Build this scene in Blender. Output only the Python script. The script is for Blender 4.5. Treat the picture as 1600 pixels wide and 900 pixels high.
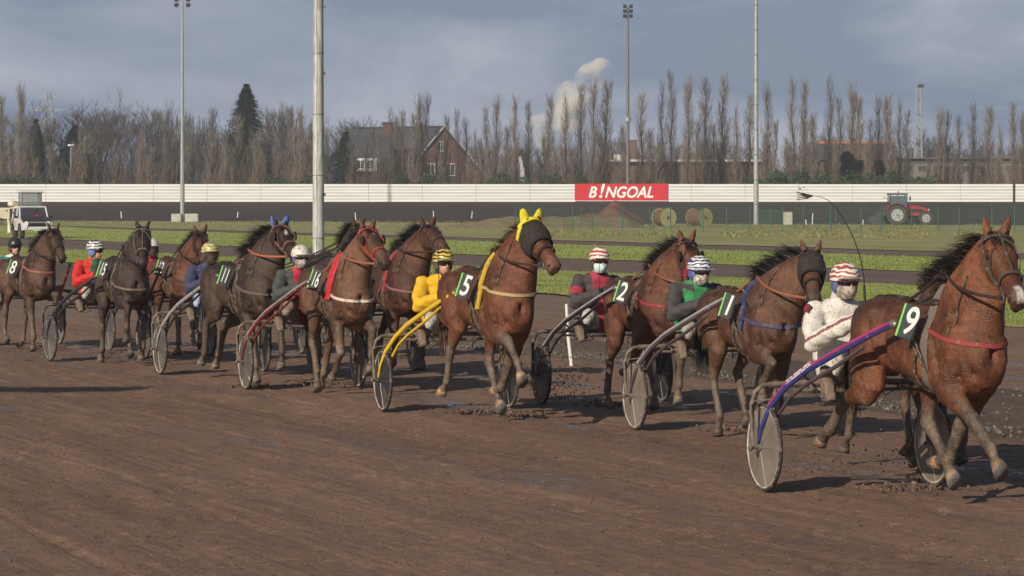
import bpy, bmesh, math, random
import numpy as np
from math import sin, cos, pi, radians, sqrt, atan2
from mathutils import Vector, Matrix, Quaternion
from mathutils.bvhtree import BVHTree

for o in list(bpy.data.objects): bpy.data.objects.remove(o)
SC = bpy.context.scene
COL = SC.collection
# ------------------------------------------------------------------ camera, sky, sun, exposure
F = 4600.0; HZ = 335.0; HC = 2.2          # focal length in photo pixels, horizon row, lens height
cd = bpy.data.cameras.new('camera'); cam = bpy.data.objects.new('camera', cd); COL.objects.link(cam)
cd.sensor_width = 36; cd.lens = F/1600*36; cd.shift_y = -(450-HZ)/1600
cd.clip_start = .5; cd.clip_end = 6000
cam.location = (0, 0, HC); cam.rotation_euler = (pi/2, 0, 0); SC.camera = cam
SUN_EL = radians(26); SUN_AZ = radians(34)   # light travels away from the lens and to the right
w = bpy.data.worlds.new('World'); SC.world = w; w.use_nodes = True
wn = w.node_tree; wn.nodes.clear()
def N(t, kind, **kw):
    n = t.nodes.new(kind)
    for k, v in kw.items(): setattr(n, k, v)
    return n
sky = N(wn, 'ShaderNodeTexSky', sky_type='NISHITA', sun_disc=False, sun_elevation=SUN_EL, sun_rotation=pi+SUN_AZ, altitude=10, air_density=1.3, dust_density=1.5, ozone_density=2.0)
tc = N(wn, 'ShaderNodeTexCoord'); mp = N(wn, 'ShaderNodeMapping'); mp.inputs['Scale'].default_value = (1, 1, 3.2)
mp.inputs['Location'].default_value = (.37, .1, .55)
no = N(wn, 'ShaderNodeTexNoise'); no.inputs['Scale'].default_value = 7; no.inputs['Detail'].default_value = 7; no.inputs['Roughness'].default_value = .55; no.inputs['Distortion'].default_value = .4
rp = N(wn, 'ShaderNodeValToRGB'); rp.color_ramp.elements[0].position = .30; rp.color_ramp.elements[1].position = .74
no2 = N(wn, 'ShaderNodeTexNoise'); no2.inputs['Scale'].default_value = 14; no2.inputs['Detail'].default_value = 5
cr = N(wn, 'ShaderNodeValToRGB')
cr.color_ramp.elements[0].position = .42; cr.color_ramp.elements[0].color = (3.1, 4.2, 6.5, 1)
cr.color_ramp.elements[1].position = .75; cr.color_ramp.elements[1].color = (9.4, 9.6, 10.7, 1)
mx = N(wn, 'ShaderNodeMix', data_type='RGBA')
bg = N(wn, 'ShaderNodeBackground'); bg.inputs['Strength'].default_value = .06
wo = N(wn, 'ShaderNodeOutputWorld')
L = wn.links.new
L(tc.outputs['Generated'], mp.inputs[0]); L(mp.outputs[0], no.inputs['Vector']); L(mp.outputs[0], no2.inputs['Vector'])
L(no.outputs[0], rp.inputs[0]); L(no.outputs[0], cr.inputs[0])
mr = N(wn, 'ShaderNodeMapRange'); mr.inputs[3].default_value = .80; mr.inputs[4].default_value = 1.0
sx = N(wn, 'ShaderNodeSeparateXYZ'); L(tc.outputs['Generated'], sx.inputs[0]); me_ = N(wn, 'ShaderNodeMapRange'); me_.inputs[1].default_value = .09; me_.inputs[2].default_value = .24; me_.inputs[3].default_value = 1; me_.inputs[4].default_value = .06
L(sx.outputs[2], me_.inputs[0]); mm_ = N(wn, 'ShaderNodeMath', operation='MULTIPLY'); L(mr.outputs[0], mm_.inputs[0]); L(me_.outputs[0], mm_.inputs[1])
L(rp.outputs[0], mr.inputs[0]); L(mm_.outputs[0], mx.inputs['Factor']); L(sky.outputs[0], mx.inputs['A']); L(cr.outputs[0], mx.inputs['B'])
L(mx.outputs['Result'], bg.inputs[0]); L(bg.outputs[0], wo.inputs[0])
sd = bpy.data.lights.new('sun', 'SUN'); sun = bpy.data.objects.new('sun', sd); COL.objects.link(sun)
sd.energy = 5.0; sd.angle = radians(.6); sd.color = (1, .89, .73)
trav = Vector((sin(SUN_AZ)*cos(SUN_EL), cos(SUN_AZ)*cos(SUN_EL), -sin(SUN_EL)))
sun.rotation_euler = trav.to_track_quat('-Z', 'Y').to_euler(); sun.location = (-20, -60, 40)
SC.view_settings.view_transform = 'Standard'; SC.view_settings.look = 'None'
SC.view_settings.exposure = -.05; SC.view_settings.gamma = 1; SC.view_settings.use_curve_mapping = False
SC.render.engine = 'CYCLES'
SC.cycles.max_bounces = 6; SC.cycles.transparent_max_bounces = 12; SC.cycles.volume_bounces = 3

# ------------------------------------------------------------------ terrain profile and picking helpers
PROF = [(0, 0), (62, 0), (170, .83), (287, 1.14), (304, 1.54), (328, 3.63), (5000, 3.63)]
def gz(D):
    for (a, za), (b, zb) in zip(PROF, PROF[1:]):
        if D <= b: return za+(zb-za)*(D-a)/(b-a)
    return PROF[-1][1]
def gpt(px, py):                               # ground point seen at a photo pixel
    lo, hi = 3.0, 328.0
    for _ in range(60):
        m = (lo+hi)/2
        if HZ+F*(HC-gz(m))/m > py: lo = m
        else: hi = m
    return Vector(((px-800)/F*lo, lo, gz(lo)))
def at(px, py, D): return Vector(((px-800)/F*D, D, HC-(py-HZ)*D/F))
def pxX(px, D): return (px-800)/F*D
def pyZ(py, D): return HC-(py-HZ)*D/F

# ------------------------------------------------------------------ materials
MATS = {}
def mat(name, c, rough=.7, metal=0, var=.18, scale=8, bump=0, bscale=60, spec=.4, c2=None, thr=(.45, .6), sheen=0, coord='Object', trans=0, stretch=None, alpha=None):
    if name in MATS: return MATS[name]
    m = bpy.data.materials.new(name); m.use_nodes = True; t = m.node_tree; b = t.nodes['Principled BSDF']; l = t.links.new
    b.inputs['Roughness'].default_value = rough; b.inputs['Metallic'].default_value = metal
    b.inputs['Specular IOR Level'].default_value = spec
    if sheen: b.inputs['Sheen Weight'].default_value = sheen
    if alpha is not None: b.inputs['Alpha'].default_value = alpha
    if trans: b.inputs['Transmission Weight'].default_value = trans
    co = N(t, 'ShaderNodeTexCoord'); mpn = N(t, 'ShaderNodeMapping'); l(co.outputs[coord], mpn.inputs[0])
    if stretch: mpn.inputs['Scale'].default_value = stretch
    n = N(t, 'ShaderNodeTexNoise'); n.inputs['Scale'].default_value = scale; n.inputs['Detail'].default_value = 6; l(mpn.outputs[0], n.inputs['Vector'])
    r = N(t, 'ShaderNodeValToRGB')
    if c2 is None:
        r.color_ramp.elements[0].position = .3; r.color_ramp.elements[1].position = .7
        r.color_ramp.elements[0].color = (*[x*(1-var) for x in c], 1); r.color_ramp.elements[1].color = (*[min(1, x*(1+var)) for x in c], 1)
    else:
        r.color_ramp.elements[0].position = thr[0]; r.color_ramp.elements[1].position = thr[1]
        r.color_ramp.elements[0].color = (*c, 1); r.color_ramp.elements[1].color = (*c2, 1)
    l(n.outputs[0], r.inputs[0]); l(r.outputs[0], b.inputs['Base Color'])
    if bump:
        n2 = N(t, 'ShaderNodeTexNoise'); n2.inputs['Scale'].default_value = bscale; n2.inputs['Detail'].default_value = 4; l(mpn.outputs[0], n2.inputs['Vector'])
        bp = N(t, 'ShaderNodeBump'); bp.inputs['Strength'].default_value = bump; bp.inputs['Distance'].default_value = .02
        l(n2.outputs[0], bp.inputs['Height']); l(bp.outputs[0], b.inputs['Normal'])
    MATS[name] = m; return m
def vmat(name, rough=.6, bump=.3, bscale=30, spots=None, spotthr=.58, spotscale=40, spec=.35, sheen=0, streak=None, var=.25, vscale=7):
    """colour attribute of the mesh, broken up by noise, with optional dried mud spots"""
    if name in MATS: return MATS[name]
    m = bpy.data.materials.new(name); m.use_nodes = True; t = m.node_tree; b = t.nodes['Principled BSDF']; l = t.links.new
    b.inputs['Roughness'].default_value = rough; b.inputs['Specular IOR Level'].default_value = spec
    if sheen: b.inputs['Sheen Weight'].default_value = sheen
    a = N(t, 'ShaderNodeAttribute', attribute_name='Col'); co = N(t, 'ShaderNodeTexCoord')
    mpn = N(t, 'ShaderNodeMapping'); l(co.outputs['Object'], mpn.inputs[0])
    if streak: mpn.inputs['Scale'].default_value = streak
    n = N(t, 'ShaderNodeTexNoise'); n.inputs['Scale'].default_value = vscale; n.inputs['Detail'].default_value = 7; n.inputs['Roughness'].default_value = .65; l(mpn.outputs[0], n.inputs['Vector'])
    mrr = N(t, 'ShaderNodeMapRange'); mrr.inputs[1].default_value = .3; mrr.inputs[2].default_value = .7; mrr.inputs[3].default_value = 1-var; mrr.inputs[4].default_value = 1+var
    l(n.outputs[0], mrr.inputs[0])
    mu = N(t, 'ShaderNodeVectorMath', operation='MULTIPLY'); l(a.outputs['Color'], mu.inputs[0]); l(mrr.outputs[0], mu.inputs[1])
    out = mu.outputs[0]
    if var > .3:                                       # large damp and dry patches
        n4 = N(t, 'ShaderNodeTexNoise'); n4.inputs['Scale'].default_value = 3.2; n4.inputs['Detail'].default_value = 5; n4.inputs['Roughness'].default_value = .6; l(co.outputs['Object'], n4.inputs['Vector'])
        m4 = N(t, 'ShaderNodeMapRange'); m4.inputs[1].default_value = .38; m4.inputs[2].default_value = .62; m4.inputs[3].default_value = .62; m4.inputs[4].default_value = 1.25; l(n4.outputs[0], m4.inputs[0])
        u4 = N(t, 'ShaderNodeVectorMath', operation='MULTIPLY'); l(out, u4.inputs[0]); l(m4.outputs[0], u4.inputs[1]); out = u4.outputs[0]
        m5 = N(t, 'ShaderNodeMapRange'); m5.inputs[1].default_value = .4; m5.inputs[2].default_value = .6; m5.inputs[3].default_value = rough-.14; m5.inputs[4].default_value = rough+.16; l(n4.outputs[0], m5.inputs[0]); l(m5.outputs[0], b.inputs['Roughness'])
    if spots:
        n3 = N(t, 'ShaderNodeTexNoise'); n3.inputs['Scale'].default_value = spotscale; n3.inputs['Detail'].default_value = 5; n3.inputs['Roughness'].default_value = .7; l(co.outputs['Object'], n3.inputs['Vector'])
        r3 = N(t, 'ShaderNodeValToRGB'); r3.color_ramp.elements[0].position = spotthr; r3.color_ramp.elements[1].position = spotthr+.06
        r3.color_ramp.elements[1].color = (.72, .72, .72, 1); l(n3.outputs[0], r3.inputs[0])
        mxx = N(t, 'ShaderNodeMix', data_type='RGBA'); l(r3.outputs[0], mxx.inputs['Factor']); l(out, mxx.inputs['A']); mxx.inputs['B'].default_value = (*spots, 1)
        out = mxx.outputs['Result']
    l(out, b.inputs['Base Color'])
    if bump:
        n2 = N(t, 'ShaderNodeTexNoise'); n2.inputs['Scale'].default_value = bscale; n2.inputs['Detail'].default_value = 5; l(mpn.outputs[0], n2.inputs['Vector'])
        bp = N(t, 'ShaderNodeBump'); bp.inputs['Strength'].default_value = bump; bp.inputs['Distance'].default_value = .02
        l(n2.outputs[0], bp.inputs['Height']); l(bp.outputs[0], b.inputs['Normal'])
    MATS[name] = m; return m

# ------------------------------------------------------------------ mesh builder
class MB:
    def __init__(s): s.v = []; s.f = []; s.m = []; s.c = []
    def add(s, vs, fs, mi=0, col=None):
        o = len(s.v); s.v += [tuple(v) for v in vs]; s.f += [tuple(i+o for i in f) for f in fs]; s.m += [mi]*len(fs)
        s.c += [col or (1, 1, 1)]*len(vs)
    def box(s, c, size, R=None, mi=0, col=None, bev=0):
        hx, hy, hz = [x/2 for x in size]; c = Vector(c)
        if bev:
            b = min(bev, hx*.9, hy*.9, hz*.9); pts = []
            bm = bmesh.new(); bmesh.ops.create_cube(bm, size=1)
            for v in bm.verts: v.co = Vector((v.co.x*size[0], v.co.y*size[1], v.co.z*size[2]))
            bmesh.ops.bevel(bm, geom=list(bm.edges), offset=b, segments=2, affect='EDGES')
            vs = [(R @ v.co if R else v.co.copy())+c for v in bm.verts]; fs = [[v.index for v in f.verts] for f in bm.faces]; bm.free()
            s.add(vs, fs, mi, col); return
        vs = [Vector((x*hx, y*hy, z*hz)) for x in (-1, 1) for y in (-1, 1) for z in (-1, 1)]
        if R: vs = [R @ v for v in vs]
        s.add([v+c for v in vs], [(0, 1, 3, 2), (4, 6, 7, 5), (0, 4, 5, 1), (2, 3, 7, 6), (0, 2, 6, 4), (1, 5, 7, 3)], mi, col)
    def rings(s, rings, mi=0, col=None, cap=True, closed=False):
        n = len(rings[0]); vs = [p for r in rings for p in r]; fs = []
        k = len(rings)
        for i in range(k if closed else k-1):
            a = i*n; b = ((i+1) % k)*n
            for j in range(n): fs.append((a+j, a+(j+1) % n, b+(j+1) % n, b+j))
        if cap and not closed:
            fs.append(tuple(range(n-1, -1, -1))); fs.append(tuple((k-1)*n+j for j in range(n)))
        s.add(vs, fs, mi, col)
    def tube(s, pts, r, n=8, mi=0, col=None, closed=False, up=(0, 0, 1), r2=None, cap=True):
        """pts path, r radius or list; r2 = radius along the 'up-ish' axis"""
        pts = [Vector(p) for p in pts]; k = len(pts)
        rr = r if isinstance(r, (list, tuple)) else [r]*k
        r2 = rr if r2 is None else (r2 if isinstance(r2, (list, tuple)) else [r2]*k)
        rg = []; upv = Vector(up)
        for i, p in enumerate(pts):
            a = pts[(i-1) % k] if (closed or i > 0) else p; b = pts[(i+1) % k] if (closed or i < k-1) else p
            t = (b-a)
            if t.length < 1e-9: t = Vector((1, 0, 0))
            t.normalize(); sd = t.cross(upv)
            if sd.length < 1e-3: sd = t.cross(Vector((1, 0, 0))) if abs(t.x) < .9 else t.cross(Vector((0, 1, 0)))
            sd.normalize(); u = sd.cross(t).normalized()
            rg.append([p+sd*(rr[i]*cos(2*pi*j/n))+u*(r2[i]*sin(2*pi*j/n)) for j in range(n)])
        s.rings(rg, mi, col, cap, closed)
    def ell(s, c, r, R=None, mi=0, col=None, n=12, m=8):
        c = Vector(c); rg = []
        for i in range(1, m):
            a = pi*i/m
            ring = [Vector((r[0]*sin(a)*cos(2*pi*j/n), r[1]*sin(a)*sin(2*pi*j/n), r[2]*cos(a))) for j in range(n)]
            rg.append([(R @ v if R else v)+c for v in ring])
        s.rings(rg, mi, col)
    def strip(s, pts, wd, side, mi=0, col=None):
        """flat tapering ribbon"""
        vs = []; k = len(pts); side = Vector(side)
        for i, p in enumerate(pts):
            ww = wd[i] if isinstance(wd, (list, tuple)) else wd*(1-.85*i/(k-1))
            vs += [Vector(p)-side*ww/2, Vector(p)+side*ww/2]
        s.add(vs, [(2*i, 2*i+1, 2*i+3, 2*i+2) for i in range(k-1)], mi, col)
    def belt(s, pts, nrm, width, th, wdir, closed=False, mi=0, col=None):
        """strap lying on a surface: pts, outward normals, width along wdir (vector or list)"""
        rg = []
        for i, p in enumerate(pts):
            nn = Vector(nrm[i]).normalized(); wd = Vector(wdir[i] if isinstance(wdir, list) else wdir).normalized()
            p = Vector(p)
            rg.append([p-wd*width/2, p+wd*width/2, p+wd*width/2*.9+nn*th, p-wd*width/2*.9+nn*th])
        s.rings(rg, mi, col, True, closed)
    def torus(s, c, R, r, ax='y', n=40, k=8, mi=0, col=None, r2=None):
        c = Vector(c); rg = []
        for i in range(n):
            a = 2*pi*i/n; d = Vector((cos(a), 0, sin(a))) if ax == 'y' else (Vector((cos(a), sin(a), 0)) if ax == 'z' else Vector((0, cos(a), sin(a))))
            axv = Vector((0, 1, 0)) if ax == 'y' else (Vector((0, 0, 1)) if ax == 'z' else Vector((1, 0, 0)))
            rg.append([c+d*(R+r*cos(2*pi*j/k))+axv*((r2 or r)*sin(2*pi*j/k)) for j in range(k)])
        s.rings(rg, mi, col, False, True)
    def cyl(s, a, b, r, n=16, mi=0, col=None, r1=None):
        s.tube([a, b], [r, r if r1 is None else r1], n, mi, col)
    def mesh(s, name, smooth=True):
        me = bpy.data.meshes.new(name); me.from_pydata([tuple(v) for v in s.v], [], s.f)
        me.polygons.foreach_set('material_index', s.m)
        if smooth: me.polygons.foreach_set('use_smooth', [True]*len(s.f))
        at_ = me.color_attributes.new('Col', 'FLOAT_COLOR', 'POINT')
        at_.data.foreach_set('color', np.array([(*c, 1) for c in s.c], dtype=np.float32).ravel())
        me.update(); return me
def obj(name, mb, m=None, parent=None, smooth=True, fix=True):
    me = mb.mesh(name, smooth) if isinstance(mb, MB) else mb
    if fix and isinstance(mb, MB):
        bm = bmesh.new(); bm.from_mesh(me); bmesh.ops.recalc_face_normals(bm, faces=bm.faces); bm.to_mesh(me); bm.free()
    o = bpy.data.objects.new(name, me); COL.objects.link(o)
    if m is not None:
        for x in (m if isinstance(m, (list, tuple)) else [m]): me.materials.append(x)
    if smooth and isinstance(mb, MB):
        me.set_sharp_from_angle(angle=radians(40))
    if parent is not None: o.parent = parent
    return o
def tag(o, label=None, cat=None, group=None, kind=None):
    if label: o['label'] = label
    if cat: o['category'] = cat
    if group: o['group'] = group
    if kind: o['kind'] = kind
    return o
def thing(name, label, cat, loc=(0, 0, 0), rz=0, group=None, s=1):
    o = bpy.data.objects.new(name, None); COL.objects.link(o); o.empty_display_size = .3
    o.location = loc; o.rotation_euler = (0, 0, rz); o.scale = (s, s, s); return tag(o, label, cat, group)
def remesh(mb, voxel, smooth_it=3, name='m'):
    me = mb.mesh(name); o = bpy.data.objects.new('tmp', me); COL.objects.link(o)
    r = o.modifiers.new('r', 'REMESH'); r.mode = 'VOXEL'; r.voxel_size = voxel; r.use_smooth_shade = True
    sm = o.modifiers.new('s', 'SMOOTH'); sm.iterations = smooth_it; sm.factor = .5
    dg = bpy.context.evaluated_depsgraph_get(); dg.update()
    res = bpy.data.meshes.new_from_object(o.evaluated_get(dg)); bpy.data.objects.remove(o); bpy.data.meshes.remove(me)
    res.name = name; return res
def coords(me):
    a = np.empty(len(me.vertices)*3, dtype=np.float64); me.vertices.foreach_get('co', a); return a.reshape(-1, 3)
def setcol(me, C):
    if 'Col' in me.color_attributes: me.color_attributes.remove(me.color_attributes['Col'])
    at_ = me.color_attributes.new('Col', 'FLOAT_COLOR', 'POINT')
    at_.data.foreach_set('color', np.concatenate([C, np.ones((len(C), 1))], 1).astype(np.float32).ravel())
def addmesh(me, mb):
    """append the islands of mb to mesh me (keeps colours)"""
    bm = bmesh.new(); bm.from_mesh(me); tmp = mb.mesh('t'); bm.from_mesh(tmp); bmesh.ops.recalc_face_normals(bm, faces=bm.faces); bm.to_mesh(me); bm.free(); bpy.data.meshes.remove(tmp)
    me.polygons.foreach_set('use_smooth', [True]*len(me.polygons))
def pnoise(P, f, seed=0):
    """cheap smooth pseudo-noise in 3D, -1..1"""
    r = np.random.RandomState(seed); out = np.zeros(len(P))
    for k in range(6):
        d = r.normal(size=3); d /= np.linalg.norm(d); ff = f*(.7+.9*r.rand())
        out += np.sin(P @ d*ff + r.rand()*6.28 + 1.7*np.sin(P @ np.roll(d, 1)*ff*.6+k))
    return out/3.2
def text_mesh(s, size, extrude=.003, shear=0, offset=0, mirror=False):
    c = bpy.data.curves.new('t', 'FONT'); c.body = s; c.size = size; c.extrude = extrude; c.shear = shear; c.offset = offset
    c.align_x = 'CENTER'; c.align_y = 'CENTER'; bold = c.offset; c.offset = 0
    o = bpy.data.objects.new('t', c); COL.objects.link(o); dg = bpy.context.evaluated_depsgraph_get(); dg.update()
    me = bpy.data.meshes.new_from_object(o.evaluated_get(dg)); bpy.data.objects.remove(o)
    bm = bmesh.new()                                  # embolden: the glyphs again, nudged, each a hair deeper
    for i, (dx, dy) in enumerate([(0, 0)]+([(bold*cos(a), bold*sin(a)) for a in [2*pi*k/6 for k in range(6)]] if bold else [])):
        m2 = me.copy(); m2.transform(Matrix.Translation((dx, dy, -.0006*i))); bm.from_mesh(m2); bpy.data.meshes.remove(m2)
    bm.to_mesh(me); bm.free(); return me
M_steel = mat('bright_steel', (.55, .55, .56), .3, metal=.9)
M_black = mat('black_rubber', (.016, .016, .017), .6, var=.3)
M_tyre = mat('muddy_tyre', (.035, .031, .028), .8, c2=(.13, .10, .08), scale=22, thr=(.5, .6), bump=.3)
M_metal = mat('worn_metal', (.22, .21, .20), .45, metal=.6, var=.3, bump=.15)
# ------------------------------------------------------------------ ground
TD = radians(22)
def ground_mat(name, c, c2, rough=.85, wet=False, bump=.6, bs=9, far=False, blotch=.8, c3=None):
    m = bpy.data.materials.new(name); m.use_nodes = True; t = m.node_tree; b = t.nodes['Principled BSDF']; l = t.links.new
    co = N(t, 'ShaderNodeTexCoord'); rot = N(t, 'ShaderNodeMapping'); rot.inputs['Rotation'].default_value = (0, 0, -TD); l(co.outputs['Object'], rot.inputs[0])
    st = N(t, 'ShaderNodeMapping'); st.inputs['Scale'].default_value = (1, .13, 1); l(rot.outputs[0], st.inputs[0])
    def noise(src, sc, det=6, ro=.6):
        n = N(t, 'ShaderNodeTexNoise'); n.inputs['Scale'].default_value = sc; n.inputs['Detail'].default_value = det; n.inputs['Roughness'].default_value = ro; l(src.outputs[0], n.inputs['Vector']); return n
    def ramp(src, a, b_, ca=(0, 0, 0, 1), cb=(1, 1, 1, 1)):
        r = N(t, 'ShaderNodeValToRGB'); r.color_ramp.elements[0].position = a; r.color_ramp.elements[1].position = b_; r.color_ramp.elements[0].color = ca; r.color_ramp.elements[1].color = cb; l(src.outputs[0], r.inputs[0]); return r
    n1 = noise(st, blotch); n2 = noise(rot, bs*.8, 8, .7); n3 = noise(st, 5.5, 7, .65)
    r1 = ramp(n1, .35, .68, (*c, 1), (*c2, 1)); r2 = ramp(n2, .32, .72, (.72, .72, .72, 1), (1.22, 1.2, 1.18, 1)); r3 = ramp(n3, .35, .65, (.84, .84, .84, 1), (1.14, 1.13, 1.12, 1))
    mu = N(t, 'ShaderNodeMix', data_type='RGBA', blend_type='MULTIPLY'); mu.inputs[0].default_value = 1; l(r1.outputs[0], mu.inputs['A']); l(r2.outputs[0], mu.inputs['B'])
    mu2 = N(t, 'ShaderNodeMix', data_type='RGBA', blend_type='MULTIPLY'); mu2.inputs[0].default_value = 1; l(mu.outputs['Result'], mu2.inputs['A']); l(r3.outputs[0], mu2.inputs['B'])
    out = mu2.outputs['Result']
    if c3:
        n5 = noise(rot, .35, 5, .6); r5 = ramp(n5, .48, .62); mx5 = N(t, 'ShaderNodeMix', data_type='RGBA'); l(r5.outputs[0], mx5.inputs['Factor']); l(out, mx5.inputs['A']); mx5.inputs['B'].default_value = (*c3, 1); out = mx5.outputs['Result']
    b.inputs['Roughness'].default_value = rough; b.inputs['Specular IOR Level'].default_value = .25
    bp = N(t, 'ShaderNodeBump'); bp.inputs['Strength'].default_value = bump; bp.inputs['Distance'].default_value = .03 if not far else .2
    nb = noise(rot, bs*2.2, 8, .75); gv = N(t, 'ShaderNodeMapping'); gv.inputs['Scale'].default_value = (1, .03, 1); l(rot.outputs[0], gv.inputs[0]); ng = noise(gv, 11, 4, .6); ad = N(t, 'ShaderNodeMath', operation='ADD'); l(nb.outputs[0], ad.inputs[0]); l(ng.outputs[0], ad.inputs[1]); l(ad.outputs[0], bp.inputs['Height']); l(bp.outputs[0], b.inputs['Normal'])
    if wet:
        s2 = N(t, 'ShaderNodeMapping'); s2.inputs['Scale'].default_value = (1, .075, 1); s2.inputs['Location'].default_value = (3.3, .4, 0); l(rot.outputs[0], s2.inputs[0])
        nw = noise(s2, 1.15, 5, .6); rw = ramp(nw, .545, .62); nf = noise(rot, 7, 6, .7); rf = ramp(nf, .40, .58)
        mw = N(t, 'ShaderNodeMath', operation='MULTIPLY'); l(rw.outputs[0], mw.inputs[0]); l(rf.outputs[0], mw.inputs[1])
        mr_ = N(t, 'ShaderNodeMapRange'); mr_.inputs[3].default_value = rough; mr_.inputs[4].default_value = .14; l(mw.outputs[0], mr_.inputs[0]); l(mr_.outputs[0], b.inputs['Roughness'])
        ms = N(t, 'ShaderNodeMapRange'); ms.inputs[3].default_value = bump; ms.inputs[4].default_value = .04; l(mw.outputs[0], ms.inputs[0]); l(ms.outputs[0], bp.inputs['Strength'])
        mc = N(t, 'ShaderNodeMix', data_type='RGBA', blend_type='MULTIPLY'); l(mw.outputs[0], mc.inputs[0]); l(out, mc.inputs['A']); mc.inputs['B'].default_value = (.55, .55, .6, 1); out = mc.outputs['Result']
    l(out, b.inputs['Base Color']); return m
M_track = ground_mat('track_mud', (.190, .114, .077), (.250, .157, .109), .80, wet=True, bump=.8, bs=10)
M_dirt = ground_mat('dry_mud', (.17, .12, .09), (.22, .16, .125), .9, bump=.6, bs=6)
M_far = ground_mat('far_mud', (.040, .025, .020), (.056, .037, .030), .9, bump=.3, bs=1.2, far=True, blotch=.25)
M_grass = ground_mat('grass_green', (.23, .30, .050), (.36, .39, .085), .9, bump=.9, bs=7, blotch=.5, c3=(.38, .36, .13))
M_dry = ground_mat('grass_dry', (.26, .25, .09), (.36, .31, .15), .9, bump=.9, bs=4, blotch=.25, c3=(.19, .22, .07))
M_wood = ground_mat('wood_floor_mat', (.05, .05, .026), (.08, .07, .04), .95, bump=.3, bs=2, far=True)
def sheet(name, m, fn0, fn1, dz, xs=None, kind='structure'):
    """strip of ground between two lines of the photo, laid on the terrain"""
    xs = xs or list(range(-900, 2600, 40)); mb = MB(); K = 12; rows = []
    for x in xs:
        a = gpt(x, fn0(x)); b = gpt(x, fn1(x)); rows.append([a.lerp(b, k/K) for k in range(K+1)])
    vs = [Vector((p.x, p.y, gz(p.y)+dz)) for r in rows for p in r]; n = K+1
    mb.add(vs, [(i*n+k, i*n+k+1, (i+1)*n+k+1, (i+1)*n+k) for i in range(len(xs)-1) for k in range(K)])
    return tag(obj(name, mb, m), kind=kind)
mb = MB(); Ds = [-60, 10, 40, 61, 66, 90, 130, 170, 230, 287, 296, 304, 316, 328, 340, 500, 1200, 5000]; Xs = [-3000, -600, -200, -90, -40, -20, 0, 20, 40, 90, 200, 600, 3000]
mb.add([Vector((x, d, gz(max(d, 0))-.035)) for d in Ds for x in Xs], [(i*len(Xs)+j, i*len(Xs)+j+1, (i+1)*len(Xs)+j+1, (i+1)*len(Xs)+j) for i in range(len(Ds)-1) for j in range(len(Xs)-1)])
tag(obj('ground', mb, M_dirt), kind='structure')
# the near track: a finely rutted sheet
def rut(x, d):
    u = x*cos(TD)+d*sin(TD); v = -x*sin(TD)+d*cos(TD)
    return u, v
nx, nd = 620, 900; gx = np.linspace(-17, 12, nx); gd = np.linspace(13, 62, nd); GX, GD = np.meshgrid(gx, gd)
P = np.stack([GX.ravel(), GD.ravel(), np.zeros(GX.size)], 1); u = P[:, 0]*cos(TD)+P[:, 1]*sin(TD); v = -P[:, 0]*sin(TD)+P[:, 1]*cos(TD)
UV = np.stack([u, v*.12, 0*u], 1); zz = pnoise(UV, 9, 1)*.006+pnoise(UV, 23, 2)*.004+pnoise(P, 7, 3)*.005+pnoise(P, 19, 4)*.004+np.random.RandomState(3).normal(size=len(u))*.0022
for u0, ph, dp in ((-6.2, 0, .010), (-4.75, 1, .010), (-2.2, 2, .012), (-.75, 2.4, .012), (1.3, 4, .010), (2.75, 4.2, .010), (4.6, 5, .012), (6.05, 5.2, .012), (-9.0, 3, .010), (-7.5, 3.3, .010), (8.4, 1, .01), (9.9, 1.3, .01)):
    dd = u-u0-.25*np.sin(v*.07+ph)-.05*np.sin(v*.31+ph); zz += -dp*np.exp(-(dd/.035)**2)+.4*dp*np.exp(-((np.abs(dd)-.07)/.03)**2)
Zg = zz.reshape(nd, nx); rh = np.random.RandomState(12)
for _ in range(2600):                                   # hoof prints, crescent rimmed
    cx, cy = rh.uniform(-14, 11), 13+44*rh.rand()**1.2; i0, j0 = np.searchsorted(gd, cy), np.searchsorted(gx, cx); si, sj = slice(max(0, i0-4), i0+5), slice(max(0, j0-4), j0+5)
    rr2 = np.hypot((GX[si, sj]-cx), (GD[si, sj]-cy)*.9)/.065; Zg[si, sj] += -.020*np.exp(-rr2**2)+.009*np.exp(-((rr2-1.5)/.5)**2)*(GD[si, sj] > cy)
zz = Zg.ravel()
me = bpy.data.meshes.new('track'); idx = np.arange(nx*nd).reshape(nd, nx); Fq = np.stack([idx[:-1, :-1], idx[:-1, 1:], idx[1:, 1:], idx[1:, :-1]], -1).reshape(-1, 4)
me.from_pydata(np.stack([P[:, 0], P[:, 1], zz], 1).tolist(), [], Fq.tolist()); me.polygons.foreach_set('use_smooth', [True]*len(Fq))
tag(obj('track', me, M_track), kind='structure')
l_g1b = lambda x: 402+.068*x; l_g1t = lambda x: 385+.043*x; l_p1t = lambda x: 371+.037*x; l_tb = lambda x: 351.6+.0345*x; l_tt = lambda x: 350.4+.0295*x; l_ft = lambda x: 345.2+.0045*x
M_path = ground_mat('path_mud', (.12, .084, .066), (.165, .12, .096), .9, bump=.5, bs=3, blotch=.3)
def wob(f, a, k, s): return lambda x: f(x)+a*(sin(x*.021*k+s)+.6*sin(x*.057*k+2*s)+.4*sin(x*.13*k+s))
sheet('grass_verge', M_grass, wob(l_g1b, 1.2, 1, 0), wob(l_g1t, .8, 1, 1), .008)
sheet('dirt_path', M_path, l_g1t, l_p1t, -.01)
sheet('infield_grass', M_grass, wob(l_p1t, .5, 1, 2), wob(l_tb, .4, 1, 3), .008)
sheet('narrow_path', M_path, lambda x: l_tb(x)+.6, lambda x: l_tt(x)-.5, .00)
sheet('dry_grassland', M_dry, wob(l_tt, .3, 1, 4), l_ft, .03)
sheet('track_bend', M_far, l_ft, lambda x: HZ+F*(HC-gz(327.9))/327.9, -.012)
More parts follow.
